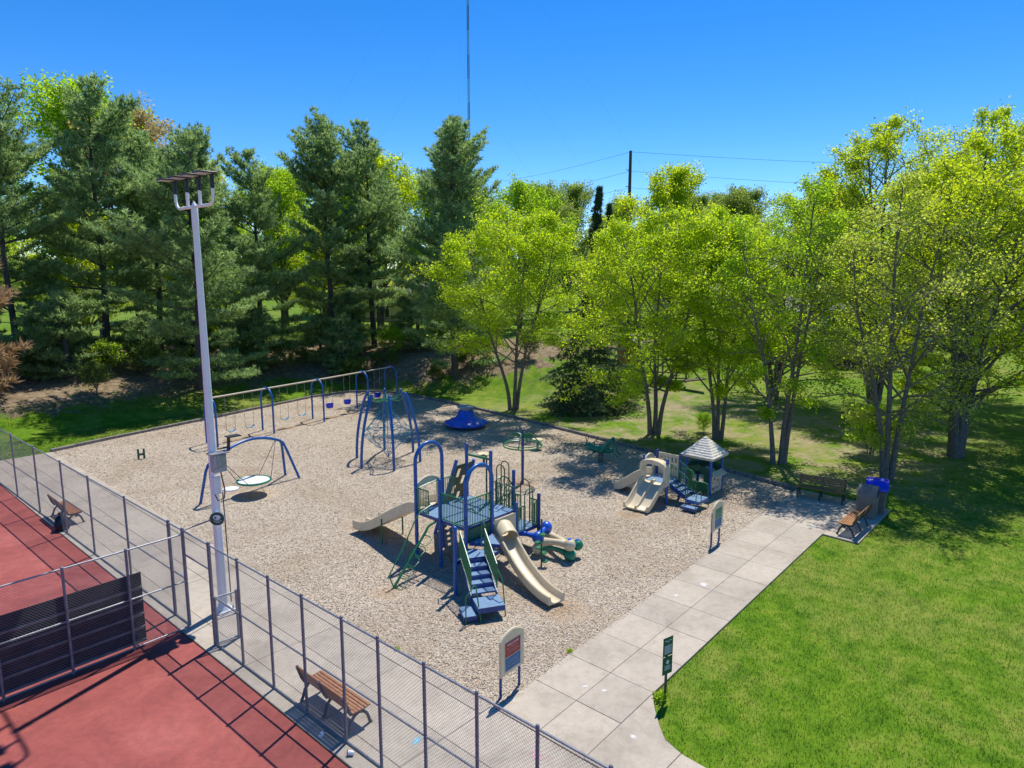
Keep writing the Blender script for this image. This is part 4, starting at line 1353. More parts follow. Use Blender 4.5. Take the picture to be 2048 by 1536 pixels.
en.prism([(x, Y2 + .035, z) for x, z in arcs], (0, 0, 0), (0, .07, 0))
wpart('entry_panel', en, M['beige'], s2)
wpart('grip_bar', MB().cyl((X0 + .12, Y2 - .03, 2.38), (X1 - .12, Y2 - .03, 2.50), .02, 8), M['green'], s2)
# pod steps beside the outer post
wpart('pod_pole', MB().cyl((16.30, 13.45, -.05), (16.36, 13.5, 1.6), .028, 8), M['green_dark'], ps)
for i, z in enumerate((.22, .45, .62, .85, 1.15)):
    a = i * 1.3 - 1.2
    cxp, cyp = 16.31 + .11 * math.cos(a), 13.46 + .11 * math.sin(a)
    wpart('pod_step', MB().lathe([(.05, z - .05), (.10, z - .02), (.12, z), (.11, z + .02), (.001, z + .02)], (cxp, cyp, 0), 12), M['green'], ps)

# ================================================================== ball-and-arm climber
bc = thing('ball_climber', 'low climber of blue, beige and green balls joined by thick arms beside the tower', 'ball climber', (17.4, 13.7, 0))
def ball(x, y, z, r, mat): wpart('ball', MB().sphere((x, y, z), r, 18, 12), M[mat], bc)
ball(17.31, 13.07, .20, .205, 'green_plastic'); ball(17.27, 13.06, .57, .205, 'beige')
ball(17.72, 13.06, .43, .19, 'green_plastic')
ball(17.00, 14.18, .20, .205, 'beige'); ball(16.98, 14.16, .62, .21, 'blue_plastic')
ball(17.95, 14.62, .22, .19, 'beige'); ball(17.72, 14.42, .70, .21, 'blue_plastic')
def arm3(p, q, r0, r1, mat, sag=.06):
    p = Vector(p); q = Vector(q)
    pts = [p.lerp(q, u) + Vector((0, 0, sag * math.sin(math.pi * u))) for u in np.linspace(0, 1, 9)]
    rad = [r0 + (r1 - r0) * u - .05 * math.sin(math.pi * min(1, u * 1.2)) for u in np.linspace(0, 1, 9)]
    wpart('arm', MB().tube(pts, rad, 12), M[mat], bc)
arm3((17.12, 14.12, .40), (17.27, 13.1, .56), .20, .11, 'beige')
arm3((17.8, 14.4, .40), (17.3, 13.2, .56), .18, .10, 'beige')
arm3((17.31, 13.10, .22), (17.05, 14.1, .24), .12, .10, 'green_plastic', .10)
arm3((17.7, 13.1, .42), (17.9, 14.5, .26), .12, .10, 'green_plastic', .08)
arm3((16.98, 14.16, .62), (16.72, 14.95, .66), .14, .11, 'blue_plastic', .03)
arm3((17.72, 14.42, .70), (17.05, 14.2, .64), .13, .13, 'blue_plastic', .02)
for x, y, z in ((17.27, 13.06, .775), (17.72, 13.06, .62)):
    wpart('cap', MB().lathe([(.075, z - .012), (.07, z + .004), (.001, z + .006)], (x, y, 0), 14), M['blue_plastic'], bc)

# ================================================================== small play structure
AX, BX, AY, BY = 24.41, 25.50, 13.55, 14.65
SZ = .86
tp = thing('toddler_play_structure', 'small low play structure with wide beige double slide and stairs', 'play structure', (24.9, 13.9, 0))
for x, y, h, m_ in ((AX, AY, 1.85, 'blue'), (AX, BY, 1.86, 'blue'), (BX, AY, 1.86, 'blue_dark'), (BX, BY, 1.86, 'blue_dark')):
    mb = MB().cyl((x, y, -.05), (x, y, h), PR, 12).sphere((x, y, h), PR * 1.1, 10, 6)
    wpart('post', mb, M[m_], tp)
wpart('deck', MB().flat([(AX, AY), (BX, AY), (BX, BY), (AX, BY)], SZ - .012, SZ), M['deck'], tp)
wpart('deck_skirt', MB().box((AX, (AY + BY) / 2, SZ - .06), (.03, 1.0, .09)).box((BX, (AY + BY) / 2, SZ - .06), (.03, 1.0, .09)).box(((AX + BX) / 2, AY, SZ - .06), (1.0, .03, .09)).box(((AX + BX) / 2, BY, SZ - .06), (1.0, .03, .09)), M['blue_dark'], tp)
sp3 = spline([(24.36, 14.06, .86), (24.05, 14.05, .82), (23.6, 14.03, .52), (23.2, 14.02, .24), (22.98, 14.01, .14), (22.80, 14.0, .12)], 5)
s3 = slide(tp, sp3, .50, .17, .05, name='slide', mid=True)
hood = MB()
secs = []
for x in (24.12, 24.18, 24.46, 24.50):
    hw = .60; th = .10
    o_ = [(-hw, .78), (-hw, 1.60), (-hw + .07, 1.71), (-.28, 1.80), (0, 1.83), (.28, 1.80), (hw - .07, 1.71), (hw, 1.60), (hw, .78)]
    i_ = [(hw - th, .78), (hw - th, 1.46), (hw - th - .05, 1.55), (.24, 1.63), (0, 1.655), (-.24, 1.63), (-hw + th + .05, 1.55), (-hw + th, 1.46), (-hw + th, .78)]
    secs.append([Vector((x, 14.07 + a, z)) for a, z in o_ + i_])
hood.loft(secs)
wpart('entry_hood', hood, M['beige'], s3)
sp4 = spline([(24.95, 14.68, .86), (24.95, 15.0, .78), (24.9, 15.5, .42), (24.88, 15.9, .16), (24.86, 16.2, .12)], 4)
s4 = slide(tp, sp4, .30, .30, .06, name='slide')
sp_n = MB()
sp_n.prism([(x, BY + .05, z) for x, z in ((24.52, .8), (24.52, 1.5), (24.75, 1.78), (25.0, 1.84), (25.2, 1.80), (25.42, 1.55), (25.42, .8), (25.3, .8), (25.3, 1.45), (25.15, 1.62), (24.8, 1.62), (24.64, 1.45), (24.64, .8))], (0, 0, 0), (0, .07, 0))
wpart('entry_panel', sp_n, M['beige'], s4)
pn = MB()
y_a, y_b = AY + .08, BY - .08
slots = 5
ww = (y_b - y_a) / (slots * 2 + 1)
for i in range(slots * 2 + 1):
    ya = y_a + i * ww
    if i % 2 == 0: pn.box((BX, ya + ww / 2, 1.36), (.05, ww + .004, .92))
    else: pn.box((BX, ya + ww / 2, 1.02), (.05, ww + .004, .24)).box((BX, ya + ww / 2, 1.38), (.05, ww + .004, .10)).box((BX, ya + ww / 2, 1.75), (.05, ww + .004, .14))
wpart('slotted_panel', pn, M['beige'], tp)
def trail(parent, a, b, z0, z1, z0b, z1b, n, name='stair_railing'): railing(parent, a, b, z0, z1, n, .018, .011, 'green', z0b, z1b, name)
for i in range(3):
    z = .74 - i * .12; y = AY - .12 - i * .22
    t = wpart('tread', MB().box((25.0, y - .02, z), (.62, .24, .014)), M['deck'], tp)
    wpart('riser', MB().box((25.0, y + .095, z + .055), (.62, .012, .10)), M['blue_dark'], t)
for x in (24.67, 25.33):
    wpart('stringer', MB().prism([(x - .012, AY - .02, .84), (x - .012, AY - .02, .62), (x - .012, AY - .80, .26), (x - .012, AY - .80, .44)], (0, 0, 0), (.024, 0, 0)), M['blue_dark'], tp)
    trail(tp, (x, AY - .04), (x, AY - .82), .92, 1.66, .48, 1.18, 7)
wpart('transfer_platform', MB().box((24.86, 12.42, .40), (.78, .60, .014)), M['deck'], tp)
wpart('platform_skirt', MB().box((24.86, 12.13, .33), (.78, .016, .12)).box((24.475, 12.42, .33), (.016, .56, .12)).box((25.245, 12.42, .33), (.016, .56, .12)), M['blue'], tp)
wpart('step', MB().box((24.28, 12.42, .20), (.36, .62, .014)), M['deck'], tp)
wpart('step_skirt', MB().box((24.28, 12.115, .14), (.36, .016, .10)).box((24.105, 12.42, .14), (.016, .6, .10)), M['blue_dark'], tp)
wpart('grab_rail', MB().tube([(25.28, 12.75, .95), (25.28, 12.3, .98), (25.28, 12.18, .92), (25.28, 12.1, -.03)], .018, 8), M['green'], tp)
wpart('grab_rail', MB().tube([(24.12, 12.08, -.03), (24.12, 12.08, .72), (24.2, 12.07, .82), (24.42, 12.05, .86), (24.5, 12.05, .78), (24.5, 12.05, -.03)], .018, 8), M['green'], tp)
wpart('grab_rail', MB().tube([(24.48, 12.72, .0), (24.48, 12.72, .9)], .018, 8), M['green'], tp)
railing(tp, (BX, AY - .06), (BX, AY - .55), .5, 1.3, 5)

ph = thing('playhouse', 'tiny open playhouse with pale shingled pyramid roof beside the small slide', 'playhouse', (27.06, 13.24, 0))
HX0, HX1, HY0, HY1 = 26.53, 27.60, 12.68, 13.80
for x in (HX0, HX1):
    for y in (HY0, HY1):
        wpart('post', MB().cyl((x, y, -.05), (x, y, 1.72), PR, 12), M['blue'], ph)
hc = Vector((27.06, 13.24, 0)); hs_ = .74; ez, tz_ = 1.68, 2.44
rf = MB()
P = [hc + Vector((a * hs_, b * hs_, ez)) for a, b in ((-1, -1), (1, -1), (1, 1), (-1, 1))]
Pb = [p - Vector((0, 0, .09)) for p in P]
rf.add(P + Pb + [hc + Vector((0, 0, tz_ - .01))], [(0, 1, 8), (1, 2, 8), (2, 3, 8), (3, 0, 8), (0, 4, 5, 1), (1, 5, 6, 2), (2, 6, 7, 3), (3, 7, 4, 0), (7, 6, 5, 4)])
roof = wpart('roof', rf, M['beige'], ph)
M['shingle'] = paint('pale_shingle', (.74, .68, .55), .55, .15, scale=8)
sh = MB()
ap = hc + Vector((0, 0, tz_))
rows = 9
for k in range(4):
    A, B = P[k], P[(k + 1) % 4]
    for j in range(rows):
        u0, u1 = j / rows, (j + .93) / rows
        a0, b0, a1, b1 = A.lerp(ap, u0), B.lerp(ap, u0), A.lerp(ap, u1), B.lerp(ap, u1)
        n = max(1, int(9 * (1 - u0)))
        off = .5 if j % 2 else 0
        nrm = (B - A).cross(ap - A).normalized()
        for i in range(n):
            f0, f1 = (i + .03) / n, (i + .97) / n
            lift = rng.uniform(.008, .02)
            q = [a0.lerp(b0, f0) + nrm * (lift + .006), a0.lerp(b0, f1) + nrm * (lift + .006), a1.lerp(b1, f1) + nrm * .004, a1.lerp(b1, f0) + nrm * .004]
            sh.prism(q, (0, 0, 0), tuple(-nrm * .012))
wpart('shingles', sh, M['shingle'], roof, kind='stuff')
gp = MB()
def archpanel(a, b, z0, z1):
    a = Vector((*a, 0)); b = Vector((*b, 0)); d = b - a
    f = lambda u, z: a + d * u + Vector((0, 0, z))
    ar = [f(.06, z0), f(.06, z1), f(.5, z1 + .14), f(.94, z1), f(.94, z0), f(.74, z0), f(.74, z0 + .32), f(.62, z0 + .46), f(.38, z0 + .46), f(.26, z0 + .32), f(.26, z0)]
    n = Vector((-d.y, d.x, 0)).normalized() * .02
    return MB().prism(ar, tuple(-n), tuple(n))
wpart('arch_panel', archpanel((HX0, HY1), (HX1, HY1), .55, 1.15), M['green_dark'], ph)
wpart('arch_panel', archpanel((HX1, HY0), (HX1, HY1), .55, 1.15), M['green_dark'], ph)
wpart('arch_panel', archpanel((HX0, HY0), (HX0, HY1), .55, 1.15), M['green_dark'], ph)
wpart('lower_panel', MB().box((HX0, (HY0 + HY1) / 2, .35), (.03, HY1 - HY0 - .14, .36)), M['green'], ph)
ac = wpart('activity_panel', MB().bbox(((HX0 + HX1) / 2, HY0 - .01, .46), (.94, .05, .78), .02), M['beige'], ph)
wpart('counter', MB().bbox(((HX0 + HX1) / 2, HY0 - .12, .93), (.98, .32, .05), .015, mat=Matrix.Rotation(R(28), 3, 'X')), M['beige'], ph)
r3 = random.Random(5)
for (mt, n_) in (('red_sign', 5), ('blue_sign', 5), ('green', 4)):
    mb = MB()
    for i in range(n_):
        mb.box((HX0 + .15 + r3.uniform(0, .75), HY0 - .038, .18 + r3.uniform(0, .55)), (r3.uniform(.04, .14), .006, r3.uniform(.03, .09)))
    wpart('printed_shape', mb, M[mt], ac)

# ================================================================== trees
def leaves_mesh(name, C, size, mat, seed, up=.35, aspect=.62):
    """one pointed four-corner leaf per centre"""
    g = np.random.default_rng(seed)
    C = np.asarray(C); n = len(C)
    nrm = g.normal(size=(n, 3)); nrm[:, 2] = np.abs(nrm[:, 2]) * (1 + up) + up * .4
    nrm /= np.linalg.norm(nrm, axis=1)[:, None]
    a = g.normal(size=(n, 3)); u = np.cross(nrm, a); u /= np.linalg.norm(u, axis=1)[:, None] + 1e-9
    v = np.cross(nrm, u)
    s = (size * g.uniform(.6, 1.35, n))[:, None]
    fold = nrm * s * .12
    V = np.stack([C - u * s * .5, C + v * s * .5 * aspect - fold, C + u * s * .5, C - v * s * .5 * aspect - fold], axis=1).reshape(-1, 3)
    return poly_faces_mesh(name, V, n, 4, np.clip(g.normal(.5, .23, n), 0, 1), mat)

def decid(seed, stems, crown_c, crown_r, limbs=16, twigs=7, lpt=36, leaf=.10, spread=.22, t0=.35, elev=(20, 55), r0=.12, droop=.0, leafmat='leaf_birch', barkmat='bark', tip=1.0):
    """stems: list of polylines from the base; returns trunk mesh, crown mesh"""
    g = random.Random(seed); gn = np.random.default_rng(seed)
    tb = MB(); pts_l = []
    cc = Vector(crown_c); cr = Vector(crown_r)
    for si, st in enumerate(stems):
        P = spline(st, 4)
        m = len(P)
        rad = [max(.018, r0 * (1 - .86 * (i / (m - 1)) ** .8)) for i in range(m)]
        tb.tube(P, rad, 8)
        az0 = g.uniform(0, 6.28)
        for li in range(limbs):
            u = t0 + (1 - t0) * ((li + g.uniform(.1, .9)) / limbs)
            f = u * (m - 1); i = min(m - 2, int(f)); p = P[i].lerp(P[i + 1], f - i)
            az = az0 + li * 2.399 + g.uniform(-.4, .4)
            el = R(g.uniform(*elev)) + R(18) * u
            d = Vector((math.cos(az) * math.cos(el), math.sin(az) * math.cos(el), math.sin(el)))
            q = Vector(((p.x - cc.x) / cr.x, (p.y - cc.y) / cr.y, (p.z - cc.z) / cr.z))
            e_ = Vector((d.x / cr.x, d.y / cr.y, d.z / cr.z))
            A = e_.dot(e_); B = 2 * q.dot(e_); Cc = q.dot(q) - 1
            disc_ = B * B - 4 * A * Cc
            if disc_ <= 0: L = .8
            else: L = max(.6, (-B + math.sqrt(disc_)) / (2 * A))
            L = min(L, max(cr) * 1.15) * g.uniform(.68, 1.08)
            side = d.cross(Vector((0, 0, 1))).normalized()
            bend = side * g.uniform(-.15, .15) * L
            E_ = p + d * L + Vector((0, 0, -droop * L))
            Mid = p.lerp(E_, .55) + bend + Vector((0, 0, .06 * L + droop * L * .35))
            LP_ = spline([p, Mid, E_], 4)
            rb = max(.012, min(rad[i] * .55, .022 * L))
            tb.tube(LP_, [rb * (1 - .8 * k / (len(LP_) - 1)) for k in range(len(LP_))], 5, caps=False)
            for ti in range(twigs):
                w = .28 + .72 * (ti + g.uniform(0, 1)) / twigs
                f2 = w * (len(LP_) - 1); i2 = min(len(LP_) - 2, int(f2)); b = LP_[i2].lerp(LP_[i2 + 1], f2 - i2)
                tv = Vector((g.gauss(0, 1), g.gauss(0, 1), g.gauss(.15 - droop, .6))) * .7 + d
                tv.normalize()
                tl = L * g.uniform(.14, .34)
                te = b + tv * tl + Vector((0, 0, -droop * tl * .8))
                tb.tube([b, te], [rb * .35 + .004, .004], 3, caps=False)
                nn_ = int(lpt * g.uniform(.5, 1.4) * (.6 + .6 * tip * w))
                uu = gn.uniform(.1, 1.02, nn_)[:, None]
                bb = np.array(b); ee = np.array(te)
                pts_l.append(bb + (ee - bb) * uu + np.clip(gn.normal(0, spread, (nn_, 3)), -1.5 * spread, 1.5 * spread) * np.array([1, 1, .8]))
    C = np.concatenate(pts_l)
    C = C[C[:, 2] > .5]
    crown = leaves_mesh('crown', C, leaf, M[leafmat], seed + 1)
    trunk = tb.mesh('trunk')
    trunk.materials.append(M[barkmat])
    return trunk, crown

def plant(name, label, cat, meshes, loc, rz=0.0, sc=1.0, group=None, names=('trunk', 'crown')):
    t = thing(name, label, cat, loc, rz, group)
    t.scale = (sc, sc, sc) if isinstance(sc, (int, float)) else sc
    for nm, me in zip(names, meshes): link(nm, me, None, t)
    return t

def stems_to(tops, lean=.25, kink=.0, seed=0):
    g = random.Random(seed)
    out = []
    for (x, y, h, bx, by) in tops:
        out.append([(bx, by, -.25), (bx + (x - bx) * .10, by + (y - by) * .10, h * .16), (bx + (x - bx) * .38 + g.uniform(-.2, .2), by + (y - by) * .38 + g.uniform(-.2, .2), h * .45), (bx + (x - bx) * .75, by + (y - by) * .75 + g.uniform(-.2, .2), h * .76), (x, y, h)])
    return out

# view-aligned helper directions at the site: right and away
RT = Vector((math.sin(R(42.1)), -math.cos(R(42.1)), 0)); AW = Vector((math.cos(R(42.1)), math.sin(R(42.1)), 0))
def ra(r, a, h, br=0, ba=0):
    p = RT * r + AW * a; b = RT * br + AW * ba
    return (p.x, p.y, h, b.x, b.y)

# river birches behind the playground, each its own shape
bt = decid(11, stems_to([ra(-2.8, -2.6, 10.8, -.15), ra(.9, -1.2, 12.4, .1), ra(2.6, -2.0, 11.2, .25, .2)], seed=1), (RT.x * -.2 - AW.x * 1.8, RT.y * -.2 - AW.y * 1.8, 8.2), (5.5, 5.3, 5.5), limbs=22, r0=.16, twigs=14, lpt=62, leaf=.135, spread=.23, droop=.10, elev=(0, 45), t0=.34)
plant('birch_tree', 'bright yellow-green birch with two forking trunks left of the dark spruce', 'tree', bt, (34.6, 31.2, 0), group='birches behind the playground')
bt = decid(12, stems_to([ra(-2.8, -4.2, 11.2, -.2), ra(-.2, -1.8, 11.4, .05), ra(1.9, -2.6, 10.6, .25)], seed=2), (RT.x * -.9 - AW.x * 3.0, RT.y * -.9 - AW.y * 3.0, 7.7), (5.2, 5.0, 5.3), limbs=23, r0=.17, twigs=14, lpt=60, leaf=.13, spread=.23, droop=.20, elev=(-5, 45), t0=.30)
plant('birch_tree', 'three-trunked yellow-green birch directly in front of the cedar shed', 'tree', bt, (35.0, 20.4, 0), group='birches behind the playground')
bt = decid(13, stems_to([ra(-1.7, .2, 11.2, -.15), ra(-.2, .5, 12.0, 0), ra(1.7, .4, 10.8, .2)], seed=3), (RT.x * -.3 + AW.x * .4, RT.y * -.3 + AW.y * .4, 7.8), (4.1, 4.0, 5.2), limbs=22, r0=.15, twigs=14, lpt=56, leaf=.13, spread=.22, droop=.18, elev=(-5, 50), t0=.30)
plant('birch_tree', 'slender yellow-green birch behind the playhouse roof', 'tree', bt, (36.2, 17.0, 0), group='birches behind the playground')
bt = decid(14, stems_to([ra(1.0, .2, 13.6, .1), ra(-2.4, -.2, 10.4, -.25), ra(1.9, .5, 11.4, .25)], seed=4), (RT.x * .1, RT.y * .1, 8.2), (3.6, 3.5, 5.6), limbs=21, r0=.16, twigs=14, lpt=31, leaf=.12, spread=.22, droop=.14, elev=(-5, 50), t0=.30, leafmat='leaf_green')
plant('birch_tree', 'tallest green birch with twin straight trunks near the path end', 'tree', bt, (33.6, 12.5, 0), group='birches behind the playground')
bt = decid(15, stems_to([ra(-.3, .2, 13.4, -.05), ra(1.8, .3, 11.4, .2), ra(-2.0, .6, 10.2, -.1)], seed=5), (0, 0, 7.9), (4.3, 4.1, 5.6), limbs=22, r0=.17, twigs=13, lpt=30, leaf=.115, spread=.22, droop=.24, elev=(-8, 45), t0=.26, leafmat='leaf_birch_pale')
plant('birch_tree', 'pale olive-green birch standing behind the blue-lidded bin', 'tree', bt, (34.2, 7.8, 0), group='birches behind the playground')

# broad maples on the right
mp = decid(21, stems_to([ra(.5, .5, 20.0, .1), ra(-3.2, 0, 16.0, -.1), ra(4.0, .5, 16.5, .2), ra(1.0, 3.0, 18.0, 0, .2)], seed=6), (0, 0, 11.2), (6.6, 6.4, 9.4), limbs=25, twigs=14, lpt=38, leaf=.165, spread=.27, droop=.0, elev=(5, 50), t0=.24, r0=.30, leafmat='leaf_maple', barkmat='bark_grey')
plant('maple_tree', 'big spreading maple with thick forked trunk at the right edge', 'tree', mp, (40.9, 6.2, 0), R(20), (.9, .9, .76))
plant('maple_tree', 'tall maple behind the pale birch with spiky yellow-green top', 'tree', mp, (52.0, 13.0, 0), R(140), (.95, .95, .92), group='tall maples on the right')
plant('maple_tree', 'tallest maple at the far right rising above its neighbours', 'tree', mp, (50.0, 2.5, 0), R(250), (.92, .92, .87), group='tall maples on the right')

plant('maple_tree', 'lower maple filling the gap behind the twin-trunk birch', 'tree', mp, (50.5, 19.5, 0), R(310), (.78, .78, .70), group='tall maples on the right')
plant('maple_tree', 'maple in the second row behind the big spreading one', 'tree', mp, (60.0, 9.0, 0), R(200), (.95, .95, .98), group='tall maples on the right')
plant('maple_tree', 'maple at the right edge in the second row', 'tree', mp, (57.0, -1.5, 0), R(10), (.95, .95, .92), group='tall maples on the right')

# ---------------------------------------------------------------- conifers
def conifer(seed, H, Rmax, zb, whorl=1.05, nb=(4, 6), elev=(-4, 32), tuft=.42, ntuft=11, step=.27, profile=None, needlemat='needle', trunk_r=.30, up=.40, fork=False, droop=0.0, wblade=.042, side=.44, irr=.26, skip=.24):
    g = random.Random(seed); gn = np.random.default_rng(seed)
    tb = MB()
    lx, ly = g.uniform(-.4, .4), g.uniform(-.4, .4)
    tp_ = lambda z: Vector((lx * (z / H) ** 2 + .12 * math.sin(z * .5 + seed), ly * (z / H) ** 2 + .12 * math.cos(z * .4), z))
    zs = np.linspace(-.3, H, 12)
    tb.tube([tp_(z) for z in zs], [max(.03, trunk_r * (1 - .9 * max(0, z) / H)) for z in zs], 8)
    cen = []; dirs = []
    prof = profile or (lambda u: (1 - u) ** .5 * (.78 + .22 * min(1, u * 4)))
    leaders = [(tp_, zb, H, Rmax)]
    if fork:
        fa = g.uniform(0, 6.28); z1 = H * .62; H2 = H * g.uniform(.90, .97)
        b1 = tp_(z1)
        tp2 = lambda z: Vector((b1.x + math.cos(fa) * 2.3 * min(1, (z - z1) / (H2 - z1)) ** .7, b1.y + math.sin(fa) * 2.3 * min(1, (z - z1) / (H2 - z1)) ** .7, z))
        zz2 = np.linspace(z1, H2, 6)
        tb.tube([tp2(q_) for q_ in zz2], [max(.03, trunk_r * .5 * (1 - .85 * k_ / 5)) for k_ in range(6)], 6)
        leaders.append((tp2, z1 + .8, H2, Rmax * .62))
    base_tp = tp_
    bias = g.uniform(0, 6.28)
    for tp_, zb, H, Rmax in leaders:
     z = zb
     while z < H - .2:
         u = (z - zb) / (H - zb)
         n = g.randint(*nb)
         az0 = g.uniform(0, 6.28)
         for k in range(n):
             if g.random() < skip: continue
             az = az0 + 2 * math.pi * k / n + g.uniform(-.35, .35)
             L = max(.35, Rmax * prof(u) * g.choice((.55, .8, .95, 1.05, 1.35)) * (1 + irr * math.cos(az - bias + z * .25)))
             el = R(elev[0] + (elev[1] - elev[0]) * u + g.uniform(-8, 8))
             d = Vector((math.cos(az) * math.cos(el), math.sin(az) * math.cos(el), math.sin(el)))
             p0 = tp_(z)
             upv = Vector((0, 0, up * L * .35 - droop * L * .5))
             pts = [p0, p0 + d * L * .5 + upv * .12, p0 + d * L + upv]
             S = spline(pts, 3)
             rb = .012 + .012 * L
             tb.tube(S, [rb * (1 - .75 * i / (len(S) - 1)) for i in range(len(S))], 4, caps=False)
             # branchlets
             m = max(3, int(L / .42))
             for b in range(m):
                 w = .28 + .72 * (b + g.random() * .6) / m
                 f = w * (len(S) - 1); i = min(len(S) - 2, int(f)); q = S[i].lerp(S[i + 1], f - i)
                 fw = (S[i + 1] - S[i]).normalized(); sd = fw.cross(Vector((0, 0, 1))).normalized()
                 for s_ in (-1, 1):
                     l2 = L * side * (1.12 - w * .8) * g.uniform(.6, 1.25) + .12
                     bd = (fw * g.uniform(.45, .9) + sd * s_ * g.uniform(.6, 1) + Vector((0, 0, g.uniform(-.05, .35) * up * 2 - droop))).normalized()
                     nt = max(1, int(l2 / step))
                     for t in range(nt):
                         c = q + bd * (l2 * (t + .6) / nt) + Vector((g.gauss(0, .04), g.gauss(0, .04), g.gauss(0, .04)))
                         cen.append(c); dirs.append(bd)
             cen.append(S[-1]); dirs.append(d)
         z += whorl * g.uniform(.75, 1.25) * (1 - .45 * u)
    for k in range(4):
        cen.append(tp_(H - .12 * k)); dirs.append(Vector((0, 0, 1)))
    C = np.array([tuple(c) for c in cen]); D = np.array([tuple(d) for d in dirs])
    n = len(C); K = ntuft
    Dk = np.repeat(D, K, 0) * .75 + gn.normal(0, .62, (n * K, 3)) + np.array([0, 0, up * .9 - droop * .5])
    Dk /= np.linalg.norm(Dk, axis=1)[:, None]
    Ck = np.repeat(C, K, 0) + gn.normal(0, .035, (n * K, 3))
    ln = (tuft * gn.uniform(.6, 1.25, n * K))[:, None]
    sdv_ = np.cross(Dk, gn.normal(size=(n * K, 3))); sdv_ /= np.linalg.norm(sdv_, axis=1)[:, None] + 1e-9
    V = np.stack([Ck - sdv_ * wblade, Ck + sdv_ * wblade, Ck + Dk * ln], axis=1).reshape(-1, 3)
    rnd = np.clip(np.repeat(gn.normal(.45, .2, n), K) + gn.normal(0, .12, n * K), 0, 1)
    crown = poly_faces_mesh('crown', V, n * K, 3, rnd, M[needlemat])
    trunk = tb.mesh('trunk'); trunk.materials.append(M['bark_pine'])
    return trunk, crown

pine_a = conifer(31, 21, 5.4, 1.8, elev=(-6, 52))
pine_b = conifer(32, 22, 6.2, 1.8, fork=True, irr=.3, whorl=1.2, needlemat='needle_blue', nb=(4, 6), elev=(-6, 55))
pine_c = conifer(33, 18, 4.8, 1.4, irr=.3, needlemat='needle', whorl=1.0, elev=(-6, 50))
pine_d = conifer(34, 22, 5.0, 1.6, fork=True, whorl=1.05, needlemat='needle_blue', elev=(-8, 55))
def recolour(pair, mat):
    me = pair[1].copy(); me.materials.clear(); me.materials.append(M[mat]); return (pair[0], me)
def gz(x, y): return ground_z(x, y)
pines = [
    ('broad white pine at the far left beside the browning conifer', pine_b, 13.0, 60.5, .86, 0.3),
    ('tall double-topped pine at the left rising highest there', pine_a, 18.8, 59.5, .98, 1.2),
    ('tall pine with a thick trunk directly behind the light pole', pine_b, 21.6, 49.8, .80, 2.6),
    ('shorter round-topped pine between the light pole and the dense pair', pine_c, 29.2, 55.0, .93, .6),
    ('slim pine with bare lower trunk left of the light pole', pine_c, 23.6, 61.5, .98, 2.0),
    ('dense dark pine with rusty cone-laden flank behind the swing set', pine_d, 34.4, 52.5, .92, 1.9),
    ('pointed pine with a visible straight trunk behind the swing beam', pine_a, 38.5, 52.0, .93, 4.1),
    ('tall open pine just in front of the radio mast', pine_d, 37.6, 40.2, .90, 5.0),
    ('pine filling in behind the pointed one, half hidden', pine_c, 44.5, 48.5, 1.05, 3.3),
    ('pine half hidden between the two left-hand pines', pine_d, 9.5, 66.0, .86, 2.2),
]
for lab, me, x, y, sc, rz in pines:
    plant('pine_tree', lab, 'tree', me, (x, y, gz(x, y)), rz, sc, group='pines on the bank')

low = conifer(35, 6.5, 2.6, .4, whorl=.55, nb=(5, 7), needlemat='needle')
for i, (x, y, sc, lab) in enumerate(((14.8, 55.0, .9, 'young bushy pine at the foot of the bank left of the light pole'), (27.0, 52.5, .8, 'young bushy pine under the pines right of the light pole'), (33.0, 49.0, .75, 'young dark pine behind the middle of the swing beam'))):
    plant('pine_tree', lab, 'tree', low, (x, y, gz(x, y)), i * 1.7, sc, group='young pines on the bank')
dead = recolour(low, 'needle_brown')
plant('pine_tree', 'dying conifer with orange-brown needles at the left picture edge', 'tree', dead, (9.2, 52.4, gz(9.2, 52.4)), 1.0, (1.15, 1.15, 1.65))
spruce = conifer(36, 8.2, 3.7, .5, whorl=.36, nb=(7, 9), irr=.1, skip=.08, elev=(-14, 25), tuft=.20, ntuft=8, step=.20, profile=lambda u: (1 - u) ** .9, needlemat='needle_dark', trunk_r=.2, up=.05, droop=.22, wblade=.032)
plant('spruce_tree', 'dark drooping spruce with skirt to the ground left of the cedar shed', 'tree', spruce, (38.4, 27.4, gz(38.4, 27.4)), .4)
arb = conifer(37, 17, 2.0, .5, whorl=.5, nb=(6, 8), elev=(30, 60), tuft=.35, ntuft=7, step=.3, profile=lambda u: (1 - u) ** .6, needlemat='needle_dark', up=.4, wblade=.05)
plant('spruce_tree', 'narrow dark pointed spruce on the skyline', 'tree', arb, (74.5, 52.8, 1.0), 0, 1.1)
plant('spruce_tree', 'smaller narrow dark spruce tucked right of the pointed one', 'tree', arb, (76.0, 51.6, 1.0), 2, (.85, .85, .98))

# ---------------------------------------------------------------- background broadleaf trees
far_a = decid(41, stems_to([(0, 0, 14.5, 0, 0), (2.2, .5, 12.5, .1, 0), (-2.0, -.8, 12.5, -.1, 0)], seed=8), (0, 0, 9.0), (5.4, 5.2, 6.6), limbs=15, twigs=7, lpt=100, leaf=.20, spread=.38, elev=(15, 60), t0=.2, r0=.22, leafmat='leaf_green', barkmat='bark_grey')
far_b = decid(42, stems_to([(0, 0, 13.0, 0, 0), (1.5, 1.5, 11.5, .1, 0), (-1.5, 1.0, 11, -.1, 0)], seed=9), (0, 0, 8.0), (5.6, 5.4, 6.0), limbs=15, twigs=7, lpt=100, leaf=.21, spread=.38, elev=(20, 65), t0=.18, r0=.22, leafmat='leaf_maple', barkmat='bark_grey')
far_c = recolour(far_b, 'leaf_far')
far_t = recolour(far_a, 'leaf_tan')
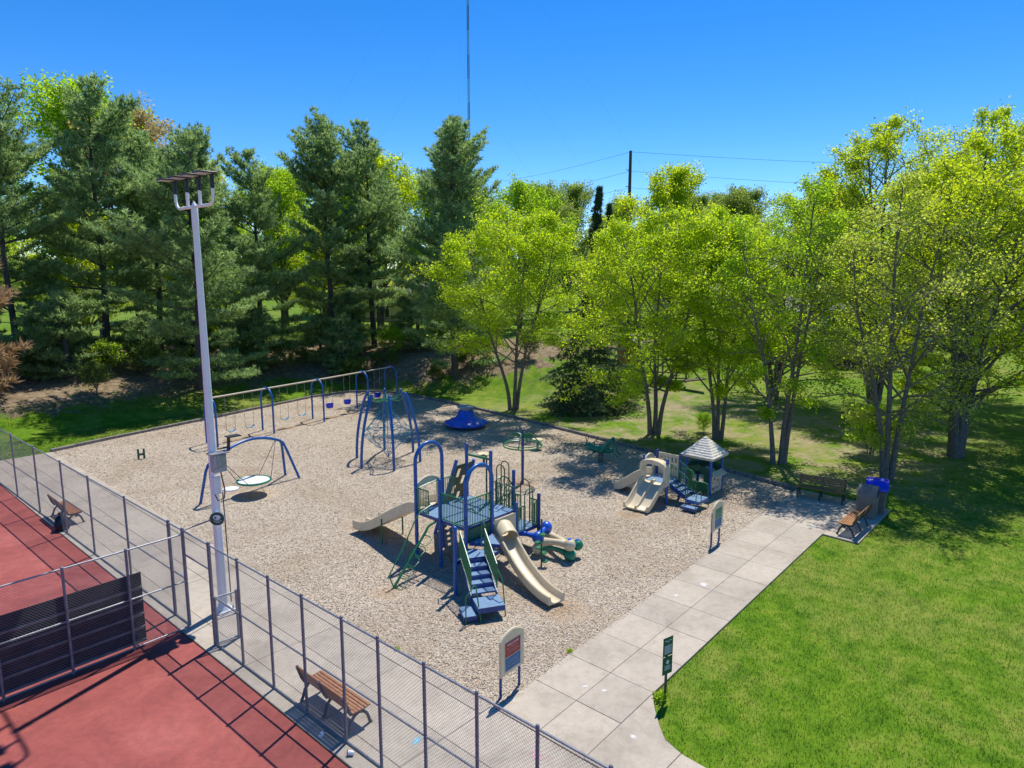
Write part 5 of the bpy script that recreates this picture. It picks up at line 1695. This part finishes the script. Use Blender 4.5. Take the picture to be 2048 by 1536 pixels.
bgt = [
    ('yellow-green maple beside the utility pole on the skyline', far_b, 86, 48, 1.42, .2),
    ('greyer green round tree right of the skyline maple', far_c, 92, 41, 1.22, .9),
    ('low green tree on the skyline behind the tallest birch', far_c, 104, 33, 1.3, 2.2),
    ('round green tree just right of the mast pine', far_a, 60.5, 53.5, 1.06, 1.4),
    ('pale small tree left of the pointed dark spruce', far_c, 92, 70, 1.42, .4),
    ('leafy tree behind the left-hand pines at the picture edge', far_a, 9.0, 82.0, 1.62, 2.0),
    ('bright green tree peeping between the two left pines', far_a, 24.0, 77.0, 1.55, 4.4),
    ('tan budding tree behind the pines left of the light pole', far_t, 27.0, 75.0, 1.42, 3.4),
    ('bright green tree behind the light pole top', far_b, 33.0, 74.0, 1.25, 1.1),
    ('green tree behind the round-topped pine', far_a, 41.0, 72.0, 1.15, .6),
    ('yellow-green tree glimpsed between the dense and the pointed pine', far_b, 50.0, 66.0, 1.38, 2.9),
    ('green tree behind the open pine', far_a, 55.0, 60.0, 1.15, 5.1),
    ('bright green understorey tree at the far left behind the browning conifer', far_b, 11.0, 70.0, .85, 1.5),
    ('bright green understorey tree behind the thick-trunked pine', far_b, 20.0, 68.0, .8, .5),
    ('bright green understorey tree right of the light pole', far_a, 30.0, 65.0, .8, 2.5),
    ('bright green understorey tree behind the dense dark pine', far_b, 40.0, 62.0, .78, 3.5),
    ('green tree screening the yards behind the first birch', far_c, 74, 62, 1.25, 4.0),
    ('green tree beyond the houses left of centre', far_c, 110, 58, 1.35, 1.0),
    ('green tree beyond the houses behind the maples', far_a, 108, 18, 1.4, 1.0),
    ('green tree beyond the houses at the right', far_b, 100, 4, 1.4, 3.0),
    ('tree beyond the lawn at the right edge', far_c, 84, -8, 1.3, 2.0),
    ('tree far behind the left-hand yards', far_a, 4.0, 100.0, 1.5, 1.0),
    ('tree behind the tan one in the left-hand yards', far_c, 40.0, 98.0, 1.5, 2.0),
    ('tree behind the yards left of the mast', far_c, 64.0, 92.0, 1.5, 3.0),
    ('tree behind the yards below the mast', far_b, 84.0, 84.0, 1.3, 4.0),
    ('distant tree on the skyline left of the utility pole', far_c, 130.0, 85.0, 1.5, .7),
    ('distant tree on the skyline right of the utility pole', far_c, 134.0, 64.0, 1.5, 1.7),
    ('distant tree on the skyline behind the maples', far_c, 136.0, 44.0, 1.5, 2.7),
    ('distant tree beyond the second house', far_a, 134.0, 28.0, 1.5, 3.7),
    ('broad green tree filling the gap left of the thick-trunked pine', far_a, 15.0, 88.0, 1.3, 2.6),
    ('green tree at the far left edge behind everything', far_c, 1.0, 84.0, 1.2, 3.1),
    ('green tree in the gap between the round-topped and dense pines', far_b, 46.0, 80.0, 1.3, 1.6),
    ('green tree low behind the swing set in the yards', far_a, 52.0, 74.0, 1.0, .1),
    ('leafy yard tree between the shed and the blue-grey house', far_b, 66.0, 33.0, .62, 5.7),
    ('leafy yard tree left of the tan house', far_a, 72.0, 46.0, .7, .9),
    ('leafy yard tree behind the spruce with the ground-length skirt', far_b, 60.0, 41.0, .62, 1.9),
]
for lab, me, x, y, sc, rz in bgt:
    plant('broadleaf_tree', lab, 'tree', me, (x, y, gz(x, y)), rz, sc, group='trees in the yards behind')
gq = np.random.default_rng(17)
nw = 42000
azw = R(42.1) + gq.uniform(R(-46), R(46), nw)
rw_ = gq.uniform(185, 300, nw)
clump = 12 + 4.5 * np.sin(azw * 61) + 3.0 * np.sin(azw * 143 + 1) + 2.0 * np.sin(azw * 290 + rw_ * .2)
zw = clump * np.sqrt(gq.uniform(0, 1, nw)) + 1.0
Cw = np.stack([rw_ * np.cos(azw), rw_ * np.sin(azw), zw], 1)
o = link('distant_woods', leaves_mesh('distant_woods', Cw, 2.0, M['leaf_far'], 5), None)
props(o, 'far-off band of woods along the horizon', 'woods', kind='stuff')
# shrubs
shrub = decid(51, stems_to([(.5, .3, 1.6, .1, 0), (-.4, .4, 1.5, -.1, 0), (.1, -.5, 1.7, 0, .1), (-.2, 0, 1.9, 0, 0)], seed=11), (0, 0, 1.1), (1.2, 1.2, 1.0), limbs=8, twigs=4, lpt=26, leaf=.12, spread=.14, t0=.2, r0=.02, leafmat='leaf_green', barkmat='bark_grey')
for i, (x, y, sc, lab) in enumerate(((11.2, 57.0, 1.0, 'green shrub on the bank near the left edge'), (17.0, 54.5, 1.1, 'small green shrub on the bank by the thick-trunked pine'), (25.8, 58.0, 1.3, 'green shrub among the pine trunks behind the swings'), (37.0, 47.5, 1.2, 'green shrub on the bank behind the far swing arch'), (41.5, 46.0, 1.5, 'leafy shrub at the foot of the open pine'), (45.6, 27.6, .8, 'small leafy shrub in front of the cedar shed'), (38.5, 9.6, 1.2, 'low grey-green shrub between the pale birch and the maple'), (37.3, 18.4, .5, 'leafy sprouts at the base of the slender birch'))):
    plant('shrub', lab, 'shrub', shrub, (x, y, gz(x, y)), i * 1.3, sc, group='shrubs under the trees', names=('stem', 'foliage'))

ug = random.Random(77)
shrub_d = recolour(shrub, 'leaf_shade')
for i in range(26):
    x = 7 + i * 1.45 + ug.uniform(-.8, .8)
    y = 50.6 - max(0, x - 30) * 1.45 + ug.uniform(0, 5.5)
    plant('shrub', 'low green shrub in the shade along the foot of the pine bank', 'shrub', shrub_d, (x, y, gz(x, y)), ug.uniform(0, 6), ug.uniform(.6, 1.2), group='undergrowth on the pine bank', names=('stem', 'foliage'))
for i in range(9):
    x = 9 + i * 3.9 + ug.uniform(-1, 1)
    y = 54.5 - max(0, x - 30) * 1.2 + ug.uniform(0, 5)
    plant('pine_tree', 'knee-high to man-high bushy young pine among the trunks on the bank', 'tree', low, (x, y, gz(x, y)), ug.uniform(0, 6), ug.uniform(.45, .85), group='pine seedlings among the trunks')

# ================================================================== buildings and yard things behind
def house(label, loc, rz, w, d, h, wallm, roof_h=2.6, wins=3):
    t = thing('house', label, 'house', loc, rz)
    lpart('wall', MB().box((0, 0, h / 2 - .2), (w, d, h + .4)), M[wallm], t)
    ov = .5
    rf = MB().prism([(-w / 2 - ov, -d / 2 - ov, h - .1), (-w / 2 - ov, d / 2 + ov, h - .1), (-w / 2 - ov, 0, h + roof_h)], (0, 0, 0), (w + 2 * ov, 0, 0))
    r_ = lpart('roof', rf, M['roof'], t)
    lpart('fascia', MB().box((0, -d / 2 - ov - .02, h - .12), (w + 2 * ov, .05, .22)), M['trim'], r_)
    for s_ in range(2):
        for i in range(wins):
            x = -w / 2 + w * (i + .5) / wins; z = 1.5 + s_ * 2.8
            if z + .8 > h: continue
            f = lpart('window', MB().box((x, -d / 2 - .03, z), (1.5, .06, 1.35)), M['trim'], t)
            for k in (-.35, .35):
                lpart('pane', MB().box((x + k, -d / 2 - .065, z), (.62, .012, 1.18)), M['glass'], f)
    lpart('siding', sum_siding(w, d, h), M[wallm], t)
    return t
def sum_siding(w, d, h):
    mb = MB()
    for i in range(int(h / .25)):
        mb.box((0, -d / 2 - .008, .1 + i * .25), (w - .02, .016, .03))
    return mb
hz = R(42.1 - 90)
h1 = house('blue-grey house with grey roof behind the twin-trunk birch and its deck', (80.5, 24.5, 0), hz, 17, 9, 5.4, 'house_wall')
h2 = house('tan house seen in gaps behind the slender birch', (96.0, 48.0, 0), hz + .15, 13, 9, 5.0, 'house_tan')
h3 = house('tan house glimpsed between the pines', (62.0, 78.0, 2.2), hz - .2, 14, 9, 4.2, 'house_tan')
dk = thing('house_deck', 'dark brown raised wooden deck with stairs behind the pale birch', 'deck', (73.2, 20.8, 0), hz)
lpart('deck_floor', MB().box((0, 0, 2.5), (7.5, 3.6, .2)), M['deckwood'], dk)
for x in (-3.5, -1.2, 1.2, 3.5): lpart('post', MB().box((x, -1.6, 1.7), (.16, .16, 3.5)), M['deckwood'], dk)
for i in range(26): pass
rl = MB().box((0, -1.72, 3.45), (7.5, .1, .08))
for i in range(50): rl.box((-3.7 + i * .15, -1.72, 3.0), (.04, .04, .85))
lpart('railing', rl, M['deckwood'], dk)
lpart('skirt_lattice', MB().box((-.8, -1.55, 1.2), (5.2, .04, 2.3)), M['wood_dark'], dk)
for s_ in (0, 1.1): lpart('stringer', MB().prism([(2.2 + s_, -1.8, 2.5), (2.2 + s_, -1.8, 2.2), (2.2 + s_, -4.6, -.1), (2.2 + s_, -4.6, .2)], (0, 0, 0), (.07, 0, 0)), M['house_tan'], dk)
for i in range(10): lpart('stair_tread', MB().box((2.78, -1.95 - i * .28, 2.3 - i * .235), (1.02, .27, .05)), M['house_tan'], dk)

shed = thing('garden_shed', 'small upright cedar shed with grey-green gable roof behind the three-trunked birch', 'shed', (46.6, 29.6, gz(46.6, 29.6)), hz - R(20))
for i in range(8): lpart('plank', MB().box((-.7 + i * .2, -.8, 1.25), (.19, .03, 2.5)), M['cedar'], shed)
lpart('wall', MB().box((0, 0, 1.24), (1.58, 1.55, 2.46)), M['cedar'], shed)
for s_ in (-1, 1): lpart('roof_slope', MB().box((s_ * .46, 0, 2.85), (1.15, 1.95, .06), mat=Matrix.Rotation(R(38) * s_, 3, 'Y')), M['house_wall'], shed)
lpart('gable', MB().prism([(-.8, -.79, 2.49), (.8, -.79, 2.49), (0, -.79, 3.1)], (0, 0, 0), (0, 1.5, 0)), M['cedar'], shed)
tr = thing('climbing_frame', 'dark open timber frame with horizontal rails beside the cedar shed', 'timber frame', (48.3, 27.4, gz(48.3, 27.4)), hz - R(8))
for x in (-1.6, -.5, .6, 1.7): lpart('post', MB().box((x, 0, 1.35), (.12, .12, 2.7)), M['wood_dark'], tr)
for z in (.35, .8, 1.3, 1.8, 2.3, 2.65): lpart('rail', MB().box((.05, -.07, z), (3.5, .04, .09)), M['wood_dark'], tr)
for x in (-1.0, .0, 1.1): lpart('rear_post', MB().box((x, 1.6, 1.3), (.12, .12, 2.6)), M['wood_dark'], tr)
lpart('ramp', MB().box((1.6, -.9, .3), (3.0, .8, .08), mat=Matrix.Rotation(R(-8), 3, 'Y')), M['wood_dark'], tr)

car = thing('parked_car', 'small red car glimpsed between the pine trunks', 'car', (44.0, 95.0, gz(44, 95)), hz + .1)
secs = []
for y in (-.85, -.8, .8, .85):
    i_ = .06 if abs(y) > .82 else 0
    secs.append([Vector((x, y, z)) for x, z in ((-2.1 + i_, .35), (-2.15 + i_, .7), (-1.9, .85), (-1.3, .92), (1.2, .95), (2.0, .85), (2.15 - i_, .6), (2.1 - i_, .35))])
lpart('body', MB().loft(secs), M['car_red'], car)
secs = []
for y, s_ in ((-.72, .85), (-.68, 1), (.68, 1), (.72, .85)):
    secs.append([Vector((x, y, z)) for x, z in ((-1.5, .93), (-.9, 1.42), (.4, 1.45), (1.15, .95))])
lpart('cabin', MB().loft(secs), M['glass'], car)
for x in (-1.35, 1.35):
    for y in (-.8, .8): lpart('wheel', MB().cyl((x, y - .1, .33), (x, y + .1, .33), .33, 16), M['tyre'], car)

# ---------------------------------------------------------------- mast, utility pole, wires
def far_pt(u, v, depth):
    x = (u - 1024) / 1384; y = (768 - v) / 1384
    p = R(9.4)
    fw = Vector((AW.x * math.cos(p), AW.y * math.cos(p), -math.sin(p))); upv = RT.cross(fw)
    return Vector((0, 0, 9.5)) + (fw + RT * x + upv * y) * depth
mb_ = far_pt(941, 520, 560)
mx, my = mb_.x, mb_.y
mast = thing('radio_mast', 'very tall thin lattice radio mast rising above the pines', 'mast', (mx, my, 0))
nseg = 20; sh_ = 17.65; hw = .85
for k in range(nseg):
    z0 = k * sh_ - 3.25; z1 = z0 + sh_
    mb = MB()
    C3 = [Vector((hw * math.cos(a), hw * math.sin(a), 0)) for a in (0.3, 2.39, 4.49)]
    for c in C3: mb.tube([c + Vector((0, 0, z0)), c + Vector((0, 0, z1))], .20 if k % 2 else .15, 4, caps=False)
    for j in range(9):
        za = z0 + j * 1.96
        for i in range(3):
            mb.tube([C3[i] + Vector((0, 0, za)), C3[(i + 1) % 3] + Vector((0, 0, za + 1.96))], .11, 3, caps=False)
            mb.tube([C3[i] + Vector((0, 0, za)), C3[(i + 1) % 3] + Vector((0, 0, za))], .10, 3, caps=False)
    lpart('mast_section', mb, M['mast_dark' if k % 2 == 1 else 'mast_light'], mast)
for a in (.9, 3.0, 5.1):
    for z, d in ((150, 110), (215, 150), (290, 190)):
        lpart('guy_wire', MB().tube([(0, 0, z), (d * math.cos(a), d * math.sin(a), 2)], .03, 3), M['cable'], mast)

up_ = far_pt(1256, 500, 150)
ztop = far_pt(1256, 307, 150).z
uq = thing('utility_pole', 'dark brown transmission pole above the skyline maple', 'utility pole', (up_.x, up_.y, 0))
lpart('pole', MB().cyl((0, 0, 0), (0, 0, ztop), .48, 10, .30), M['utility'], uq)
vz = [far_pt(1256, v, 150).z for v in (309, 346, 378, 402)]
ar = MB()
for z in vz[1:]: ar.cyl((0, 0, z + .1), (-.9 * RT.x, -.9 * RT.y, z + .35), .08, 6)
lpart('insulator_arm', ar, M['utility'], uq)
wl_ = ('topmost power line left and right of the utility pole', 'second power line from the top at the utility pole', 'third power line from the top at the utility pole', 'lowest power line at the utility pole')
lefts = [(1000, 352, 205), (1000, 388, 205), (1000, 412, 205), (1000, 432, 205)]
rights = [(1900, 315, 150), (1900, 362, 150), (1900, 392, 150), (1900, 420, 150)]
for z, l_, r_, lab in zip(vz, lefts, rights, wl_):
    t = thing('power_line', lab, 'power line', (up_.x, up_.y, z), 0, 'power lines on the skyline')
    P0 = Vector((up_.x, up_.y, z))
    for (u, v, dd) in (l_, r_):
        e_ = far_pt(u, v, dd)
        e2 = P0 + (e_ - P0) * 1.6
        pts = [P0.lerp(e2, k / 14) - Vector((0, 0, 1.6 * math.sin(math.pi * k / 14))) - P0 for k in range(15)]
        lpart('conductor', MB().tube(pts, .035, 3), M['cable'], t)

# ================================================================== scatter: chips, grass, chalk
gn = np.random.default_rng(99)
def inside(poly, X, Y):
    c = np.zeros(len(X), bool); n = len(poly)
    for i in range(n):
        x1, y1 = poly[i]; x2, y2 = poly[(i + 1) % n]
        cond = ((y1 > Y) != (y2 > Y)) & (X < (x2 - x1) * (Y - y1) / (y2 - y1 + 1e-12) + x1)
        c ^= cond
    return c
n = 520000
X = gn.uniform(9.9, 33.5, n); Y = gn.uniform(9.5, 45.5, n)
dist = np.hypot(X, Y)
keep = inside(PG, X, Y) & (gn.uniform(size=n) < np.clip((17.0 / dist) ** 1.3, .12, 1))
for (wx, wy, wr) in WORN:
    keep &= (np.hypot(X - wx, Y - wy) > wr * .9) | (gn.uniform(size=n) < .25)
X, Y = X[keep], Y[keep]; n = len(X)
an = gn.uniform(0, 2 * np.pi, n); tilt = gn.normal(0, .28, (n, 2))
L = gn.uniform(.010, .032, n) * (1 + np.hypot(X, Y) / 70); Wd = gn.uniform(.004, .010, n) * (1 + np.hypot(X, Y) / 70)
u = np.stack([np.cos(an), np.sin(an), tilt[:, 0]], 1) * L[:, None]
v = np.stack([-np.sin(an), np.cos(an), tilt[:, 1]], 1) * Wd[:, None]
ns = 2600
sxx = gn.uniform(10.2, 29.5, ns); off = np.abs(gn.normal(0, .07, ns)) + np.where(gn.uniform(size=ns) < .75, -9.0, 0.0)
X = np.concatenate([X, sxx, 9.98 - np.abs(gn.normal(0, .12, ns)) + np.where(gn.uniform(size=ns) < .7, .6, 0.0)]); Y = np.concatenate([Y, 9.50 + (sxx - 10.1) * .040 - off, gn.uniform(9.7, 41, ns)])
Zc = np.concatenate([gn.uniform(.008, .028, n), np.where(off < -1, .02, T + .008), np.full(ns, T + .02)])
n = n + 2 * ns
an = gn.uniform(0, 2 * np.pi, n); tilt = np.concatenate([tilt, gn.normal(0, .08, (2 * ns, 2))])
L = np.concatenate([L, gn.uniform(.008, .024, 2 * ns)]); Wd = np.concatenate([Wd, gn.uniform(.003, .008, 2 * ns)])
u = np.stack([np.cos(an), np.sin(an), tilt[:, 0]], 1) * L[:, None]
v = np.stack([-np.sin(an), np.cos(an), tilt[:, 1]], 1) * Wd[:, None]
C = np.stack([X, Y, Zc], 1)
V = np.stack([C - u - v, C + u - v * .7, C + u * .9 + v, C - u + v * .8], 1).reshape(-1, 3)
o = link('wood_chips', poly_faces_mesh('wood_chips', V, n, 4, np.clip(gn.normal(.55, .26, n), 0, 1), M['chip_bits']), None)
props(o, 'loose pale wood chips covering the playground', 'wood chips', kind='stuff')

lawn_poly = [(11.29, -3), (11.29, 5.1), (11.39, 5.86), (11.57, 6.28), (11.87, 6.58), (12.33, 6.96), (12.8, 7.25), (25.2, 7.70), (25.14, 6.43), (29.8, 6.46), (30.1, 7.8), (30.1, 10.3), (30.5, 9.0), (33, 6), (60, 5), (60, -14), (30, -14)]
n = 620000
X = gn.uniform(11.2, 46, n); Y = gn.uniform(-13, 24, n)
dist = np.hypot(X, Y)
keep = inside(lawn_poly, X, Y) & (gn.uniform(size=n) < np.clip((15.0 / dist) ** 1.6, .06, 1)) & (np.degrees(np.arctan2(Y, X)) > 42.1 - 40)
X, Y = X[keep], Y[keep]; n = len(X)
hgt = gn.uniform(.035, .085, n); dd = 1 + np.hypot(X, Y) / 22
an = gn.uniform(0, 2 * np.pi, n); wd = .0045 * dd
ln_ = gn.normal(0, .028, (n, 2))
B = np.stack([X, Y, np.full(n, -.02)], 1)
s_ = np.stack([np.cos(an) * wd, np.sin(an) * wd, np.zeros(n)], 1)
Tt = B + np.stack([ln_[:, 0], ln_[:, 1], hgt], 1)
V = np.stack([B - s_, B + s_, Tt], 1).reshape(-1, 3)
o = link('grass', poly_faces_mesh('grass', V, n, 3, gn.uniform(0, 1, n), M['grass_blade']), None)
props(o, 'short mown lawn grass right of the path and behind the playground', 'grass', kind='stuff')

n = 160000
X = gn.uniform(-6, 36, n); Y = gn.uniform(39, 56, n)
keep = (~inside(PG, X, Y)) & (~((X < 10.0) & (Y < 41.8))) & (Y + np.maximum(0, X - 28) < 50.5) & (X > 5.5)
X, Y = X[keep], Y[keep]; n = len(X)
Z0 = np.array([ground_z(a, b) for a, b in zip(X, Y)])
hgt = gn.uniform(.04, .09, n); an = gn.uniform(0, 2 * np.pi, n); wd = np.full(n, .016)
B = np.stack([X, Y, Z0], 1); s_ = np.stack([np.cos(an) * wd, np.sin(an) * wd, np.zeros(n)], 1)
Tt = B + np.stack([gn.normal(0, .03, n), gn.normal(0, .03, n), hgt], 1)
V = np.stack([B - s_, B + s_, Tt], 1).reshape(-1, 3)
o = link('grass', poly_faces_mesh('grass', V, n, 3, gn.uniform(0, 1, n), M['grass_blade']), None)
props(o, 'lawn strip between the playground edging and the pine bank', 'grass', kind='stuff')

def weed(label, x, y, sc):
    t = thing('weed', label, 'weed', (x, y, .0), rng.uniform(0, 6))
    gw2 = np.random.default_rng(int(x * 100))
    k = 160
    an_ = gw2.uniform(0, 6.28, k); rr_ = gw2.uniform(0, .14, k) * sc
    C_ = np.stack([rr_ * np.cos(an_), rr_ * np.sin(an_), gw2.uniform(.01, .16, k) * sc], 1)
    link('leaves', leaves_mesh('leaves', C_, .06 * sc, M['leaf_green'], 9), None, t)
    lpart('stem', MB().tube([(0, 0, -.02), (.01, 0, .14 * sc)], .006, 5), M['green_dark'], t)
weed('small green weed at the walkway border near the foreground fence', 10.02, 12.95, .6)
weed('small green weed where the wood chips meet the path', 12.9, 9.70, .6)
weed('dry weed clump around the foot of the green sign post', 12.70, 7.02, 1.1)

def chalk(label, x, y, sx_, sy_, mat, rz=0):
    ring = [(.42 * math.cos(a) * (1 + .15 * math.sin(3 * a + x)), .42 * math.sin(a) * (1 + .12 * math.cos(5 * a + y)), 0) for a in np.linspace(0, 2 * math.pi, 25)[:-1]]
    mb = MB().add(ring, [tuple(range(24))])
    o = link('chalk_mark', mb.mesh('chalk_mark', smooth=False), M[mat])
    o.location = (x, y, T + .007); o.scale = (sx_, sy_, 1); o.rotation_euler = (0, 0, rz)
    props(o, label, 'chalk', 'chalk marks on the concrete')
chalk('light blue chalk scribble on the walkway by the fence', 8.15, 9.95, .62, .42, 'chalk_blue', .3)
chalk('pink chalk scribble on the walkway at the bottom of the picture', 9.45, 7.85, .55, .8, 'chalk_pink', .2)
chalk('violet chalk patch on the walkway near the gate', 8.3, 21.4, .55, .5, 'chalk_violet')
chalk('white chalk blot on the path nearest the red notice sign', 11.95, 8.52, .25, .35, 'chalk_white', .4)
chalk('white chalk smear just right of the first white blot', 12.1, 8.1, .22, .30, 'chalk_white', .9)
chalk('white chalk smear on the branch path by the grass corner', 11.2, 6.75, .32, .35, 'chalk_white', .2)
chalk('long white chalk smear halfway along the path', 18.6, 8.95, .8, .6, 'chalk_white', .3)
chalk('white chalk patch on the path below the green notice sign', 17.4, 9.2, .5, .35, 'chalk_white', .1)
chalk('small blue chalk dot on the shaded path end', 25.8, 8.2, .35, .3, 'chalk_blue', .1)
